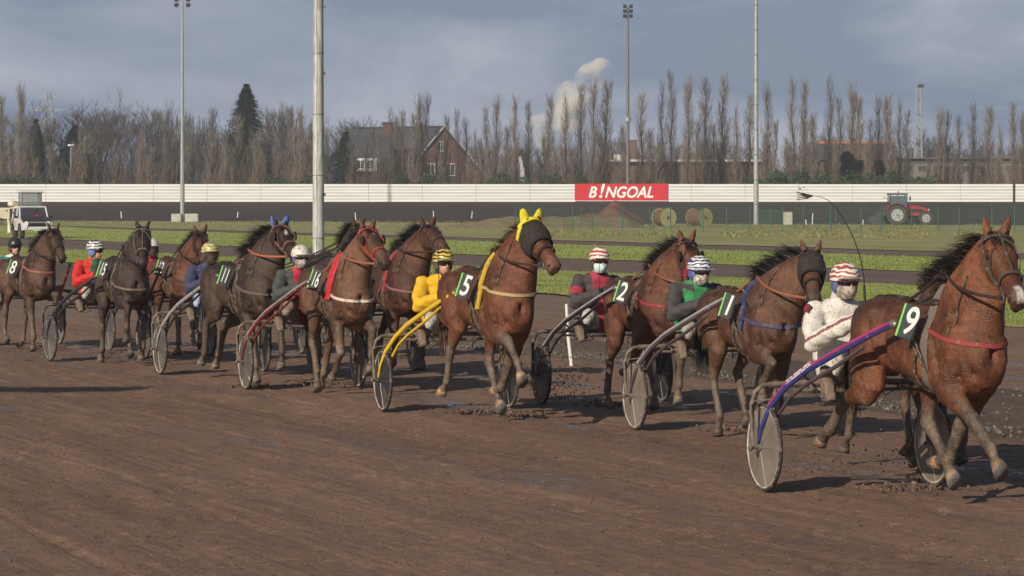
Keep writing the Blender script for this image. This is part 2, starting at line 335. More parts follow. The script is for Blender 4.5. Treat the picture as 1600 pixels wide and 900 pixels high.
mb = MB(); mb.add([(-900, 328.0, 3.60), (1000, 328.0, 3.60), (1000, 900, 3.61), (-900, 900, 3.61)], [(0, 1, 2, 3)]); tag(obj('wood_floor', mb, M_wood), kind='structure')
# gravel kerb beside the track
KL = [(-5, 430), (290, 500), (640, 537), (950, 566), (1270, 618), (1600, 690), (1900, 790)]
kp = [Vector((-20, 94, 0))]+[gpt(*q) for q in KL]
def along(ps, t):
    t *= len(ps)-1; i = min(int(t), len(ps)-2); return ps[i].lerp(ps[i+1], t-i)
rr = random.Random(5); mb = MB(); rows = []
for i in range(161):
    c = along(kp, i/160); nrm = Vector((cos(TD), sin(TD), 0))
    prof = [(-.15, -.02), (-.02, .035), (.25, .06), (.8, .13), (1.4, .16), (2.1, .10), (2.8, .0)]; row = []
    for (a, z) in prof: row.append(c+nrm*(a+rr.uniform(-.03, .03))+Vector((0, 0, z+rr.uniform(-.015, .02)+max(0, gz(c.y)))))
    rows.append(row)
n = 7; mb.add([p for r in rows for p in r], [(i*n+j, i*n+j+1, (i+1)*n+j+1, (i+1)*n+j) for i in range(160) for j in range(6)])
tag(obj('gravel_bank', mb, ground_mat('gravel_earth', (.11, .08, .06), (.16, .12, .095), .95, bump=1.2, bs=14)), kind='structure')
mb = MB()
for i in range(3400):
    t = rr.random(); c = along(kp, t); a = rr.choice([rr.uniform(-.1, .3), rr.uniform(-.1, 2.2)]); p = c+Vector((cos(TD), sin(TD), 0))*a; z = .04+.10*min(1, max(0, a)); s_ = rr.uniform(.008, .03)*(1+.6*(rr.random() < .06)); g = rr.uniform(.07, .19)
    R = Quaternion((rr.random(), rr.random(), rr.random(), rr.random())).normalized().to_matrix(); mb.ell((p.x, p.y, z+max(0, gz(c.y))), (s_, s_*.8, s_*.6), R, col=(g, g*.93, g*.82), n=5, m=4)
tag(obj('gravel', mb, vmat('gravel_stone', .9, 0)), kind='stuff', label='loose pale gravel stones along the inside edge of the muddy track')
# grass blades: near verge, and the tall dead grass by the wire fence
def blades(name, label, n, fa, fb, x0, x1, h0, h1, cols, seed, wd=.012, patch=None):
    r = random.Random(seed); mb = MB()
    for i in range(n):
        x = r.uniform(x0, x1); y = fb(x)+(fa(x)-fb(x))*r.random()
        if patch and sin(x*.013+seed)+sin(x*.05)+.8*sin(y*.5) < patch: continue
        p = gpt(x, y); c = r.choice(cols); g = r.uniform(.7, 1.25); h = r.uniform(h0, h1); a = r.uniform(0, 6.28); d = Vector((cos(a), sin(a), 0)); z0 = p.z+.02
        tip = Vector((p.x, p.y, z0+h))+d*h*r.uniform(.1, .5)
        mid = Vector((p.x, p.y, z0+h*.6))+d*h*.1; sv = Vector((-d.y, d.x, 0))*wd
        b = Vector((p.x, p.y, z0)); mb.add([b-sv, b+sv, mid+sv*.8, mid-sv*.8, tip], [(0, 1, 2, 3), (3, 2, 4)], 0, tuple(v*g for v in c))
    return tag(obj(name, mb, vmat('grass_blade', .7, 0), fix=False), kind='stuff', label=label)
GR = [(.13, .18, .032), (.17, .22, .042), (.19, .22, .058), (.11, .155, .028)]; DRY = [(.21, .175, .085), (.19, .155, .07), (.17, .16, .07), (.23, .19, .10)]
blades('grass', 'short green grass tufts on the verge beside the dirt track', 26000, l_g1b, l_g1t, -60, 1700, .02, .06, GR, 1, .012)
blades('rough_grass', 'green infield grass between the two dirt paths', 12000, l_p1t, l_tb, -60, 1700, .03, .09, GR, 2, .02)
blades('dead_grass', 'tall pale dead grass along the green wire fence', 20000, lambda x: 372+.004*(x-1100), lambda x: 351, 850, 1700, .05, .24, DRY+GR[1:4]+DRY[:1], 3, .022, -.4)
blades('dead_grass', 'low dry grass on the edge of the infield near the banked bend', 9000, lambda x: 351+.012*x, lambda x: 346, -60, 870, .04, .14, DRY+GR[1:3], 4, .03)
# scattered mud crumbs
mb = MB(); r = random.Random(8)
for i in range(7000):
    x = r.uniform(-80, 1680); y = 470+430*r.random()**1.3; p = gpt(x, y); s_ = r.choice([r.uniform(.003, .008), r.uniform(.003, .008), r.uniform(.005, .014)]); g = r.uniform(.05, .15); mb.ell((p.x, p.y, .004), (s_*1.2, s_*.9, s_*.5), Matrix.Rotation(r.random()*6, 3, 'Z'), col=(g*1.25, g*.85, g*.7), n=5, m=4)
tag(obj('mud_crumbs', mb, vmat('mud_crumb', .9, 0)), kind='stuff', label='small dark crumbs of mud scattered over the racing track')

# ------------------------------------------------------------------ far fence and banner
M_white = mat('white_board', (.70, .71, .69), .6, c2=(.80, .81, .79), scale=1.2, thr=(.35, .7), stretch=(.2, 1, 3)); M_dark = mat('dark_gap', (.10, .10, .11), .9)
FD = 328.4; fz = 3.63
ft = thing('track_fence', 'long white board fence on the outside of the far bend', 'fence', (0, FD, fz-.05))
nb_ = 6; hgt = 2.02
for k in range(nb_):
    b = MB(); z0 = k*hgt/nb_; x = -100
    while x < 110:
        ln = 6.0; b.box((x+ln/2, 0+.01*sin(x*7+k), z0+hgt/nb_/2+.006*sin(x*3+k*2)), (ln-.03, .05, hgt/nb_-.055)); x += ln
    obj('board', b, M_white, ft, False)
b = MB(); b.box((5, .09, hgt/2), (210, .03, hgt-.1)); obj('back_rail', b, mat('fence_back', (.22, .22, .22), .8), ft, False)
for k in range(34):
    b = MB(); b.box((-100+k*6.2, .18, hgt/2-.2), (.10, .10, hgt+.3)); obj('fence_post', b, M_dark, ft, False)
b = MB(); x0 = pxX(1584, FD); b.box((x0, -.08, 1.1), (.22, .10, 2.4)); obj('dark_post', b, mat('black_post', (.03, .03, .03), .7), ft)
bx0, bx1 = pxX(898, FD-.2), pxX(1043.5, FD-.2); bz1 = pyZ(287, FD-.2); bz0 = pyZ(314, FD-.2)
bn = thing('advertising_banner', 'red advertising banner with white slanted letters hung on the white fence', 'banner', ((bx0+bx1)/2, FD-.14, bz0))
b = MB(); b.box((0, 0, (bz1-bz0)/2), (bx1-bx0, .03, bz1-bz0)); obj('cloth', b, mat('banner_red', (.56, .018, .030), .6, var=.10, scale=.8), bn, False)
b = MB(); b.box((0, -.005, .03), (bx1-bx0, .035, .06)); obj('hem', b, mat('banner_hem', (.7, .68, .66), .6), bn, False)
tm = text_mesh('NGOAL', 2.0, .01, .28, .05); dm = [v.co.x for v in tm.vertices]; wdt = max(dm)-min(dm); tw_ = (1021-945.5)/F*FD; kx = tw_/wdt
hy_ = [v.co.y for v in tm.vertices]; hh = max(hy_)-min(hy_); kz = (309.0-291)/F*FD/hh; cx = (max(dm)+min(dm))/2; cy = (max(hy_)+min(hy_))/2
tm.transform(Matrix.Translation((pxX(983.2, FD)-(bx0+bx1)/2, -.03, pyZ(300.2, FD)-bz0)) @ Matrix.Rotation(pi/2, 4, 'X') @ Matrix.Diagonal((kx, kz, 1, 1)) @ Matrix.Translation((-cx, -cy, 0)))
M_bw = mat('banner_white', (.85, .84, .82), .6, var=.05); obj('lettering', tm, M_bw, bn, False)
t2 = text_mesh('!', 2.0, .01, .28, .06); a_ = [v.co.x for v in t2.vertices]; c_ = [v.co.y for v in t2.vertices]
t2.transform(Matrix.Translation((pxX(940.5, FD)-(bx0+bx1)/2, -.034, pyZ(298.2, FD)-bz0)) @ Matrix.Rotation(pi/2, 4, 'X') @ Matrix.Diagonal((kx*1.25, kz*1.22, 1, 1)) @ Matrix.Translation((-(max(a_)+min(a_))/2, -(max(c_)+min(c_))/2, 0)))
obj('lettering', t2, M_bw, bn, False)

t3 = text_mesh('B', 2.0, .01, .28, .05); a_ = [v.co.x for v in t3.vertices]; c_ = [v.co.y for v in t3.vertices]
t3.transform(Matrix.Translation((pxX(926.3, FD)-(bx0+bx1)/2, -.03, pyZ(300.2, FD)-bz0)) @ Matrix.Rotation(pi/2, 4, 'X') @ Matrix.Diagonal((kx, kz, 1, 1)) @ Matrix.Translation((-(max(a_)+min(a_))/2, -(max(c_)+min(c_))/2, 0)))
obj('lettering', t3, M_bw, bn, False)

# ------------------------------------------------------------------ lamp masts
M_galv = mat('galvanised', (.25, .27, .27), .55, metal=.3, c2=(.36, .38, .37), scale=6, thr=(.35, .6), stretch=(1, 1, .2)); M_lampg = mat('lamp_dark', (.05, .055, .06), .5)
def mast(name, label, px, D, zb, ztop, r0, r1, m, seg=8, group=None):
    t = thing(name, label, 'light mast', (pxX(px, D), D, zb), group=group); b = MB(); K = 7
    b.tube([(0, 0, (ztop-zb)*i/K) for i in range(K+1)], [r0+(r1-r0)*i/K for i in range(K+1)], seg); obj('pole', b, m, t); return t
def flood(t, z, n=6, w_=.5):
    for i in range(n):
        b = MB(); x = (-1, 1)[i % 2]*w_*.5; zz_ = z-(i//2)*.55; b.box((x, -.15, zz_), (.42, .30, .36), Matrix.Rotation(radians(25), 3, 'X'), bev=.04); b.cyl((x, -.3, zz_-.08), (x, -.36, zz_-.11), .16, 12); obj('floodlight', b, M_lampg, t)
    b = MB(); b.box((0, 0, z-.5), (w_+.5, .08, .08)); b.box((0, 0, z), (w_+.5, .08, .08)); obj('cross_arm', b, M_galv, t)
M_bigp = mat('big_pole', (.30, .31, .28), .6, c2=(.46, .48, .45), scale=3.2, thr=(.40, .58), stretch=(2.5, 2.5, .55), bump=.3, bscale=9)
D = 75; t = mast('light_mast', 'tall pale grey steel mast with streaked paint behind the horses, widest of the masts', 497.5, D, gz(D)-.1, 14, .155, .105, M_bigp, 12)
b = MB(); b.tube([(-.04-.012*(i % 2), -.155+.0032*i, i*1.0) for i in range(15)], .013, 6, r2=.02); obj('cable', b, mat('white_cable', (.75, .75, .72), .5), t)
for z in (1.6, 3.2, 4.75, 6.3, 8): b = MB(); b.torus((0, 0, z), .160-.0035*z, .008, 'z', 24, 6); b.box((.16, 0, z-.5), (.05, .06, .08), bev=.01); obj('clamp_band', b, M_metal, t)
D = 299; t = mast('light_mast', 'slim grey mast standing on pale concrete blocks at the left of the far bend', 285, D, gz(D), pyZ(1, D), .24, .10, M_galv)
flood(t, pyZ(1, D)-gz(D)+.1, 4, 1.2)
for dx in (-.55, 1.0):
    b = MB(); b.box((dx, -.3, .42), (1.0 if dx < 0 else 1.35, .9, .86), bev=.05); obj('concrete_base', b, mat('concrete', (.42, .41, .36), .9, var=.2, scale=3, bump=.3), t)
D = 336; t = mast('light_mast', 'dark slender mast with floodlights at its top behind the red banner', 981, D, 3.6, pyZ(12, D), .22, .12, mat('brown_galv', (.15, .14, .13), .6)); flood(t, pyZ(10, D)-3.6, 6, .7)
b = MB(); b.tube([(0, 0, pyZ(190, D)-3.6), (0, 0, pyZ(183, D)-3.6)], .36, 10); obj('collar_box', b, M_galv, t)
D = 283; t = mast('light_mast', 'tall grey mast right of the red banner rising out of the frame', 1181.5, D, gz(D), 28, .25, .15, M_galv)
for k in range(9): b = MB(); b.torus((0, 0, 2+k*2.4), .25-.006*k, .03, 'z', 12, 5); obj('band', b, M_metal, t)
D = 342; t = mast('street_lamp', 'small lamp post with a white head behind the fence at the far left', 111, D, 3.6, pyZ(228, D), .10, .07, M_galv); t['category'] = 'street lamp'; b = MB(); b.box((0, 0, pyZ(227, D)-3.6), (.75, .4, .22), bev=.05); obj('lamp_head', b, mat('lamp_white', (.7, .7, .7), .5), t)
t = thing('light_mast', 'floodlight mast left of the track, its shadow falling on the mud', 'light mast', (-16.5, 21.5, 0)); b = MB(); b.tube([(0, 0, 0), (0, 0, 9)], [.12, .08], 10); obj('pole', b, M_galv, t)  # out-of-view mast, added only so its shadow lands on the left mud
for x in (-1.0, -.35, .3, .95): b = MB(); b.box((x, 0, 9.1), (.6, .35, .55), bev=.05); obj('floodlight', b, M_lampg, t)
def lattice(t, H, w0, w1, n, r, m):
    b = MB()
    for sx in (-1, 1):
        for sy in (-1, 1): b.tube([(sx*w0, sy*w0, 0), (sx*w1, sy*w1, H)], r, 5)
    for i in range(n):
        z0, z1 = H*i/n, H*(i+1)/n; a, c = w0+(w1-w0)*i/n, w0+(w1-w0)*(i+1)/n; s = 1 if i % 2 else -1
        for sy in (-1, 1): b.tube([(-a*s, sy*a, z0), (c*s, sy*c, z1)], r*.7, 4); b.tube([(sy*a, -a*s, z0), (sy*c, c*s, z1)], r*.7, 4)
    return obj('lattice', b, m, t)
D = 430; t = thing('lattice_mast', 'grey lattice mast with a floodlight on top above the trees on the right', 'mast', (pxX(1435, D), D, 3.6)); H_ = pyZ(138, D)-3.6; lattice(t, H_, .65, .30, 16, .07, M_galv)
b = MB(); b.box((.3, -.2, H_+.35), (.9, .6, .5), bev=.1); obj('floodlight', b, M_lampg, t)
D = 1100; t = thing('power_pylon', 'faint grey power pylon far behind the trees at the far left', 'pylon', (pxX(76, D), D, 3.6)); H_ = pyZ(143, D)-3.6; lattice(t, H_, 4.5, .6, 12, .16, mat('pylon_grey', (.30, .32, .34), .7))
for z, w_ in ((.94, 4.5), (.84, 6.5), (.74, 5)):
    b = MB(); b.tube([(-w_, 0, H_*z), (0, 0, H_*z+.8), (w_, 0, H_*z)], .2, 5); b.tube([(-w_, 0, H_*z), (w_, 0, H_*z)], .15, 5); obj('cross_arm', b, MATS['pylon_grey'], t)

# ------------------------------------------------------------------ buildings
M_brick = mat('brick_red', (.095, .046, .037), .9, c2=(.14, .066, .050), scale=6, thr=(.3, .7), bump=.3, bscale=25); M_slate = mat('slate', (.035, .038, .050), .6, var=.3, scale=3, bump=.3, bscale=12); M_wp = mat('white_paint', (.66, .66, .64), .6, var=.08); M_gls = mat('window_glass', (.04, .05, .06), .15, spec=.7)
def quad(pts, th, m, name, par):
    b = MB(); pts = [Vector(p) for p in pts]; n_ = (pts[1]-pts[0]).cross(pts[2]-pts[0]).normalized()*th; b.rings([pts, [p+n_ for p in pts]]); return obj(name, b, m, par, False)
def window(par, c, w_, h_, rz=0, m=None, bars=1):
    b = MB(); R = Matrix.Rotation(rz, 3, 'Z'); c = Vector(c)
    def o_(v): return c+R @ Vector(v)
    for v, s in (((-w_/2, 0, 0), (.12, .12, h_)), ((w_/2, 0, 0), (.12, .12, h_)), ((0, 0, h_/2), (w_+.12, .13, .12)), ((0, 0, -h_/2), (w_+.2, .16, .12)), ((0, 0, 0), (.07, .10, h_-.1))): b.box(o_(v), s, R)
    f = obj('window', b, m or M_wp, par, False); b = MB(); b.box(o_((0, .02, 0)), (w_, .05, h_), R); obj('pane', b, M_gls, f, False); return f
# brick house with gable and slate roof
D = 402; hs = thing('brick_house', 'red brick house with steep dark slate roof and two chimneys behind the bare poplars', 'house', (pxX(691, D), D, 3.6))
Wd = (745-637)/F*D; ez = pyZ(263, D)-3.6; az = pyZ(199, D)-3.6; gd = Vector((1, .22, 0)).normalized(); rd = Vector((-.86, .51, 0)).normalized(); A = -gd*Wd/2; B_ = gd*Wd/2; Ln = 14
b = MB(); g0 = [A, B_, B_+Vector((0, 0, ez)), Vector((0, 0, az)), A+Vector((0, 0, ez))]; b.rings([g0, [p+rd*Ln for p in g0]]); obj('wall', b, M_brick, hs, False)
up_ = Vector((0, 0, .25)); ov = -rd*.4; slope = (A+Vector((0, 0, ez))-Vector((0, 0, az))).normalized(); sl2 = (B_+Vector((0, 0, ez))-Vector((0, 0, az))).normalized(); top = Vector((0, 0, az+.22))
rf = quad([top+ov, top+ov+slope*(Wd*1.03), top+slope*(Wd*1.03)+rd*(Ln+.4), top+rd*(Ln+.4)], .22, M_slate, 'roof', hs); quad([top+ov, top+rd*(Ln+.4), top+sl2*(Wd*1.03)+rd*(Ln+.4), top+ov+sl2*(Wd*1.03)], .22, M_slate, 'roof', hs)
for (px_, y0, y1, w_) in ((607, 192, 232, 1.5), (654, 194, 206, .8)):
    b = MB(); Dd = D+2.5; z1 = pyZ(y0, Dd)-3.6; z0 = pyZ(y1+14, Dd)-3.6; xx = pxX(px_, Dd)-hs.location.x; b.box((xx, 2.0, (z0+z1)/2), (w_, .9, z1-z0)); b.box((xx, 2.0, z1), (w_+.2, 1.1, .18)); ch = obj('chimney', b, M_brick, rf, False)
rz_ = atan2(gd.y, gd.x)
for px_, py_, w_, h_ in ((688, 229, .65, 1.35), (672.5, 265, 1.1, 1.6), (704, 265, 1.2, 1.6)):
    tt = (px_-691)/108*Wd; p = gd*tt+Vector((gd.y, -gd.x, 0))*.06; window(hs, (p.x, p.y, pyZ(py_, D)-3.6), w_, h_, rz_)
b = MB(); quadp = [A+Vector((0, 0, ez)), Vector((0, 0, az))]; 
for sg in (slope, sl2): b.tube([top+ov*1.1, top+ov*1.1+sg*(Wd*1.02)], .09, 6)
obj('barge_board', b, mat('barge_white', (.5, .5, .48), .7), hs)
D = 395; h2 = thing('house', 'low grey rendered house with white dormer windows and dark roof left of the brick gable', 'house', (pxX(560, D), D, 3.6))
b = MB(); b.box((0, 4, 1.3), (9.5, 6, 2.6)); obj('wall', b, mat('render_grey', (.16, .14, .14), .9), h2, False)
zt = pyZ(211, D)-3.6; quad([(-5, .8, 2.4), (5, .8, 2.4), (5.2, 5, zt), (-1.5, 5, zt)], .2, M_slate, 'roof', h2); quad([(-5, 8, 2.4), (-1.5, 5, zt), (5.2, 5, zt), (5, 8, 2.4)], -.2, M_slate, 'roof', h2)
for px_ in (563, 578): window(h2, (pxX(px_, D)-h2.location.x, .55, pyZ(257, D)-3.6), 1.05, 1.2)
b = MB(); b.box((.8, 1.3, pyZ(257, D)-3.6), (3.3, 1.3, 1.7)); obj('dormer', b, M_wp, h2, False)
# flat bungalow
D = 372; h3 = thing('flat_bungalow', 'low flat roofed brick bungalow with white roof edge behind the banner', 'house', (pxX(1075, D), D, 3.6)); zt = pyZ(252, D)-3.6; Wx = (1197-953)/F*D
b = MB(); b.box((0, 5, zt/2), (Wx-.8, 9, zt)); obj('wall', b, mat('brick_brown', (.13, .09, .07), .9, var=.25, bump=.2), h3, False)
b = MB(); b.box((0, 4.8, zt+.08), (Wx, 10.4, .26)); obj('fascia', b, M_wp, h3, False)
for px_, w_, hh_, m_ in ((971, 1.6, .7, M_wp), (990, 1.2, 2.6, MATS['brick_brown']), (1092, 1.9, .9, MATS['brick_brown']), (1126, 1.3, .95, MATS['brick_brown'])):
    b = MB(); b.box((pxX(px_, D)-h3.location.x, 4, zt+.2+hh_/2), (w_, 1.4, hh_)); obj('roof_box', b, m_, h3, False)
b = MB(); b.box((pxX(1060.5, D)-h3.location.x, .46, 1.25+.2), (.95, .12, 2.1)); obj('door', b, M_wp, h3, False)
for px_ in (985, 1010, 1100, 1150, 1178): window(h3, (pxX(px_, D)-h3.location.x, .46, 1.9), 1.8, 1.1, 0, MATS['brick_brown'])
# barn with orange ridge
D = 420; h4 = thing('barn', 'long hip roofed barn with orange ridge tiles behind the poplars on the right', 'barn', (pxX(1340, D), D, 3.6)); zr = pyZ(222, D)-3.6; ze = pyZ(250, D)-3.6; wx = (1408-1272)/F*D/2; wr = (1396-1288)/F*D/2
b = MB(); b.box((0, 6, ze/2), (2*wx-.6, 11, ze)); obj('wall', b, M_brick, h4, False)
M_tile = mat('dark_tile', (.055, .055, .062), .7, c2=(.10, .075, .06), scale=2, thr=(.4, .7)); b = MB(); b.add([(-wx, 0, ze), (wx, 0, ze), (wx, 12, ze), (-wx, 12, ze), (-wr, 6, zr), (wr, 6, zr)], [(0, 1, 5, 4), (2, 3, 4, 5), (1, 2, 5), (3, 0, 4), (0, 3, 2, 1)]); rf = obj('roof', b, M_tile, h4, False)
b = MB(); b.tube([(-wr-.2, 5.9, zr+.03), (wr+.2, 5.9, zr+.03)], .24, 8); obj('ridge', b, mat('orange_tile', (.40, .16, .07), .8, var=.2), rf)
# long low shed at the right
D = 385; h5 = thing('long_shed', 'long low grey building with a row of dark windows at the far right', 'building', (pxX(1530, D), D, 3.6)); zt = pyZ(247, D)-3.6; Wx = (1660-1405)/F*D
b = MB(); b.box((0, 5, zt/2), (Wx, 9, zt-.1)); obj('wall', b, mat('shed_wall', (.17, .155, .14), .9, var=.15, scale=1.5), h5, False)
b = MB(); b.box((0, 4.7, zt), (Wx+.6, 10, .16)); b.box((0, .38, zt-.35), (Wx, .12, .5)); obj('roof', b, mat('shed_roof', (.13, .12, .12), .8), h5, False)
for k in range(11): window(h5, (-Wx/2+1.4+k*Wx/11.2, .44, zt-1.35), 1.15, .75, 0, MATS['shed_wall'])
D = 380; h6 = thing('blue_shed', 'dark blue shed between poplar trunks left of the banner', 'shed', (pxX(882, D), D, 3.6)); b = MB(); b.box((0, 3, 2.2), (3.0, 4, 4.4)); obj('wall', b, mat('blue_dark', (.03, .04, .075), .8), h6, False); quad([(-1.7, .8, 4.3), (1.7, .8, 4.3), (1.7, 3, 5.0), (-1.7, 3, 5.0)], .1, M_slate, 'roof', h6); quad([(-1.7, 5.2, 4.3), (-1.7, 3, 5.0), (1.7, 3, 5.0), (1.7, 5.2, 4.3)], -.1, M_slate, 'roof', h6)
h7 = thing('white_tent', 'small pointed white tent behind the white fence left of the blue shed', 'tent', (pxX(813, D), D, 3.6)); b = MB(); zt = pyZ(244, D)-3.6; b.rings([[Vector((-1.6, 0, 0)), Vector((1.6, 0, 0)), Vector((1.6, 2, 0)), Vector((-1.6, 2, 0))], [Vector((-1.1, .2, zt*.5)), Vector((.9, .2, zt*.5)), Vector((.9, 1.8, zt*.5)), Vector((-1.1, 1.8, zt*.5))], [Vector((-.15, .8, zt)), Vector((.05, .8, zt)), Vector((.05, 1, zt)), Vector((-.15, 1, zt))]]); obj('canvas', b, M_wp, h7, False)
b = MB(); b.cyl((0, .9, 0), (0, .9, zt+.2), .05, 6); obj('tent_pole', b, M_metal, h7)
# ------------------------------------------------------------------ trees
M_pop = vmat('poplar_twig', .9, 0, var=.1); M_con = vmat('evergreen', .8, 0, var=.2)
def ribbon(mb, pts, w0, w1, rnd, col):
    k = len(pts); a = rnd.uniform(-.9, .9); sd = Vector((cos(a), sin(a), 0)); vs = []
    for i, p in enumerate(pts):
        ww = w0+(w1-w0)*i/(k-1); vs += [p-sd*ww/2, p+sd*ww/2]
    mb.add(vs, [(2*i, 2*i+1, 2*i+3, 2*i+2) for i in range(k-1)], 0, col)
def poplar_mesh(seed, H=16, dens=1.0):
    r = random.Random(seed); mb = MB(); base = (.15, .118, .095); hi = (.17, .145, .125)
    K = 10; tr = [Vector((.12*sin(i*.9+seed), .12*cos(i*1.3), H*.97*i/K)) for i in range(K+1)]; trk = MB(); trk.tube(tr, [.20*(1-.93*i/K) for i in range(K+1)], 7, col=(.10, .085, .07))
    W = r.uniform(.75, 1.05)
    def tp(z): 
        t = z/H/.97*K; i = min(int(t), K-1); return tr[i].lerp(tr[i+1], t-i)
    for i in range(int(210*dens)):
        u = r.random()**1.15*.93+.02; z0 = H*u; p = tp(min(z0, H*.96)); a = r.uniform(0, 2*pi); env = W*(1.0 if u > .12 else .7)*(1-max(0, u-.55)*1.5); ln = r.uniform(.12, .30)*H*(1-.65*u); out = Vector((cos(a), sin(a), 0)); pts = [p]; q = p; ro = 0
        steep = r.uniform(.16, .34)
        for k in range(5):
            st_ = ln/5; q = q+(Vector((0, 0, 1))+out*steep*(1.6 if k < 2 else .5)).normalized()*st_+Vector((r.uniform(-.05, .05), r.uniform(-.05, .05), 0)); pts.append(q)
        g = r.uniform(.75, 1.25); c = tuple(v*g for v in (base if u < .5 else hi)); ribbon(mb, pts, .044, .011, r, c)
        for j in range(r.randint(4, 8)):
            s0 = pts[r.randint(1, 5)]; d = (Vector((0, 0, 1))+out*r.uniform(-.1, .55)+Vector((r.uniform(-.4, .4), r.uniform(-.4, .4), 0))).normalized(); l2 = r.uniform(.5, 1.5)*(1-.3*u); ribbon(mb, [s0, s0+d*l2*.5, s0+(d+Vector((0, 0, .3))).normalized()*l2], .028, .010, r, c)
    for i in range(int(85*dens)):                            # dense suckers in the lower half
        a = r.uniform(0, 2*pi); rr_ = abs(r.gauss(0, .42)); z0 = r.uniform(0, H*.12); p = Vector((rr_*cos(a), rr_*sin(a), z0)); ln = r.uniform(.15, .46)*H; g = r.uniform(.7, 1.3); c = (.17*g, .115*g, .075*g)
        q = p; pts = [q]
        for k in range(4): q = q+Vector((r.uniform(-.12, .12)+cos(a)*.06, r.uniform(-.12, .12), ln/4)); pts.append(q)
        ribbon(mb, pts, .045, .012, r, c)
        for j in range(3):
            s0 = pts[r.randint(1, 4)]; ribbon(mb, [s0, s0+Vector((r.uniform(-.25, .25), r.uniform(-.2, .2), r.uniform(.5, 1.1)))], .022, .010, r, c)
    return trk, mb
def broad_mesh(seed, H, W, twigs=1.5, col=(.070, .056, .052)):
    r = random.Random(seed); trk = MB(); mb = MB()
    trk.tube([(0, 0, 0), (.1, 0, H*.15), (0, .1, H*.3)], [.38, .30, .22], 8, col=(.08, .068, .06))
    def grow(p, d, ln, w_, lev):
        q = p; pts = [p]; dd = d
        for k in range(3): dd = (dd+Vector((r.uniform(-.16, .16), r.uniform(-.16, .16), r.uniform(-.02, .16)))).normalized(); q = q+dd*ln/3; pts.append(q)
        g = r.uniform(.75, 1.2); ribbon(mb, pts, w_, w_*.6, r, tuple(v*g for v in col))
        if lev == 0: return
        n_ = r.randint(3, 4) if lev > 1 else int(r.randint(4, 6)*twigs)
        for j in range(n_):
            a = r.uniform(0, 2*pi); sp = r.uniform(.35, .85); s0 = pts[-1] if j < 2 else pts[r.randint(1, 3)]; nd_ = (dd+Vector((cos(a)*sp*W, sin(a)*sp*W, r.uniform(-.15, .25)))).normalized(); grow(s0, nd_, ln*r.uniform(.58, .78), w_*.58, lev-1)
    for j in range(7):
        a = j*2*pi/7+r.uniform(-.3, .3); grow(Vector((0, 0, H*r.uniform(.12, .3))), Vector((cos(a)*.55*W, sin(a)*.55*W, 1)).normalized(), H*r.uniform(.27, .34), .24, 4)
    return trk, mb
def conifer_mesh(seed, H, W, col=(.032, .058, .030)):
    r = random.Random(seed); trk = MB(); mb = MB(); trk.tube([(0, 0, 0), (0, 0, H)], [.22, .02], 7, col=(.06, .045, .035))
    n_ = int(H*120)
    for i in range(n_):
        u = r.random()**.8; z = H*(.04+.95*u); R = W*(1-u)**.85*r.uniform(.55, 1.1)+.12; a = r.uniform(0, 2*pi); d = Vector((cos(a), sin(a), -.12)); p = Vector((0, 0, z)); g = r.uniform(.5, 1.5); c = tuple(v*g for v in col)
        for j in range(7):
            t = (j+.5)/7; q = p+d*R*t+Vector((0, 0, -.2*t*t*R+.15*t)); s_ = .20*(1.1-t*.5); sd = Vector((-sin(a), cos(a), 0))*s_*r.uniform(.6, 1.2); mb.add([q-sd, q+d*.30+Vector((0, 0, .05)), q+sd, q-Vector((0, 0, .22))-d*.05], [(0, 1, 2), (0, 2, 3)], 0, c)
    return trk, mb
def shrub_mesh(seed, Wd, H, col):
    r = random.Random(seed); mb = MB(); st_ = MB()
    for k in range(6): st_.tube([(0, 0, 0), (r.uniform(-.4, .4)*Wd, r.uniform(-.3, .3), H*.8)], [.04, .01], 5, col=(.07, .05, .04))
    lobes = [(r.uniform(-.5, .5)*Wd, r.uniform(-.3, .3), r.uniform(.25, .7)*H, r.uniform(.22, .38)*H) for _ in range(9)]
    for i in range(1500):
        lx, ly, lz, lr = r.choice(lobes); v = Vector((r.gauss(0, 1), r.gauss(0, 1), r.gauss(0, 1))).normalized()*lr*r.uniform(.75, 1.15); q = Vector((lx, ly, lz))+v
        if q.z < 0: continue
        a = Vector((r.uniform(-1, 1), r.uniform(-1, 1), r.uniform(-1, 1))).normalized()*.09; b_ = a.cross(Vector((r.uniform(-1, 1), r.uniform(-1, 1), r.uniform(-1, 1)))).normalized()*.07; g = r.uniform(.5, 1.6); mb.add([q-a, q+b_, q+a, q-b_], [(0, 1, 2, 3)], 0, tuple(x*g for x in col))
    return st_, mb
M_bark = vmat('bark', .9, .4, 20, var=.2)
class Proto:
    def __init__(s, trk, cr, cm_): 
        s.t = trk.mesh('trunk'); s.t.materials.append(M_bark); s.c = cr.mesh('crown', False); s.c.materials.append(cm_); s.H = max(v.co.z for v in s.c.vertices)
    def put(s, name, label, group, px, D, top, sx=1, rz=0, cat='tree', zb=3.6, cn='crown'):
        H_ = pyZ(top, D)-zb; k = H_/s.H; o = thing(name, label, cat, (pxX(px, D), D, zb), rz, group); o.scale = (k**.5*sx, k**.5*sx, k)
        for n_, me in (('trunk', s.t), (cn, s.c)):
            c = bpy.data.objects.new(n_, me); COL.objects.link(c); c.parent = o
        return o
pops = [Proto(*poplar_mesh(i+1, 16), M_pop) for i in range(7)]; lows = [Proto(*poplar_mesh(i+20, 9, .7), M_pop) for i in range(3)]
r = random.Random(11)
GP = 'bare poplars in the row behind the far fence'
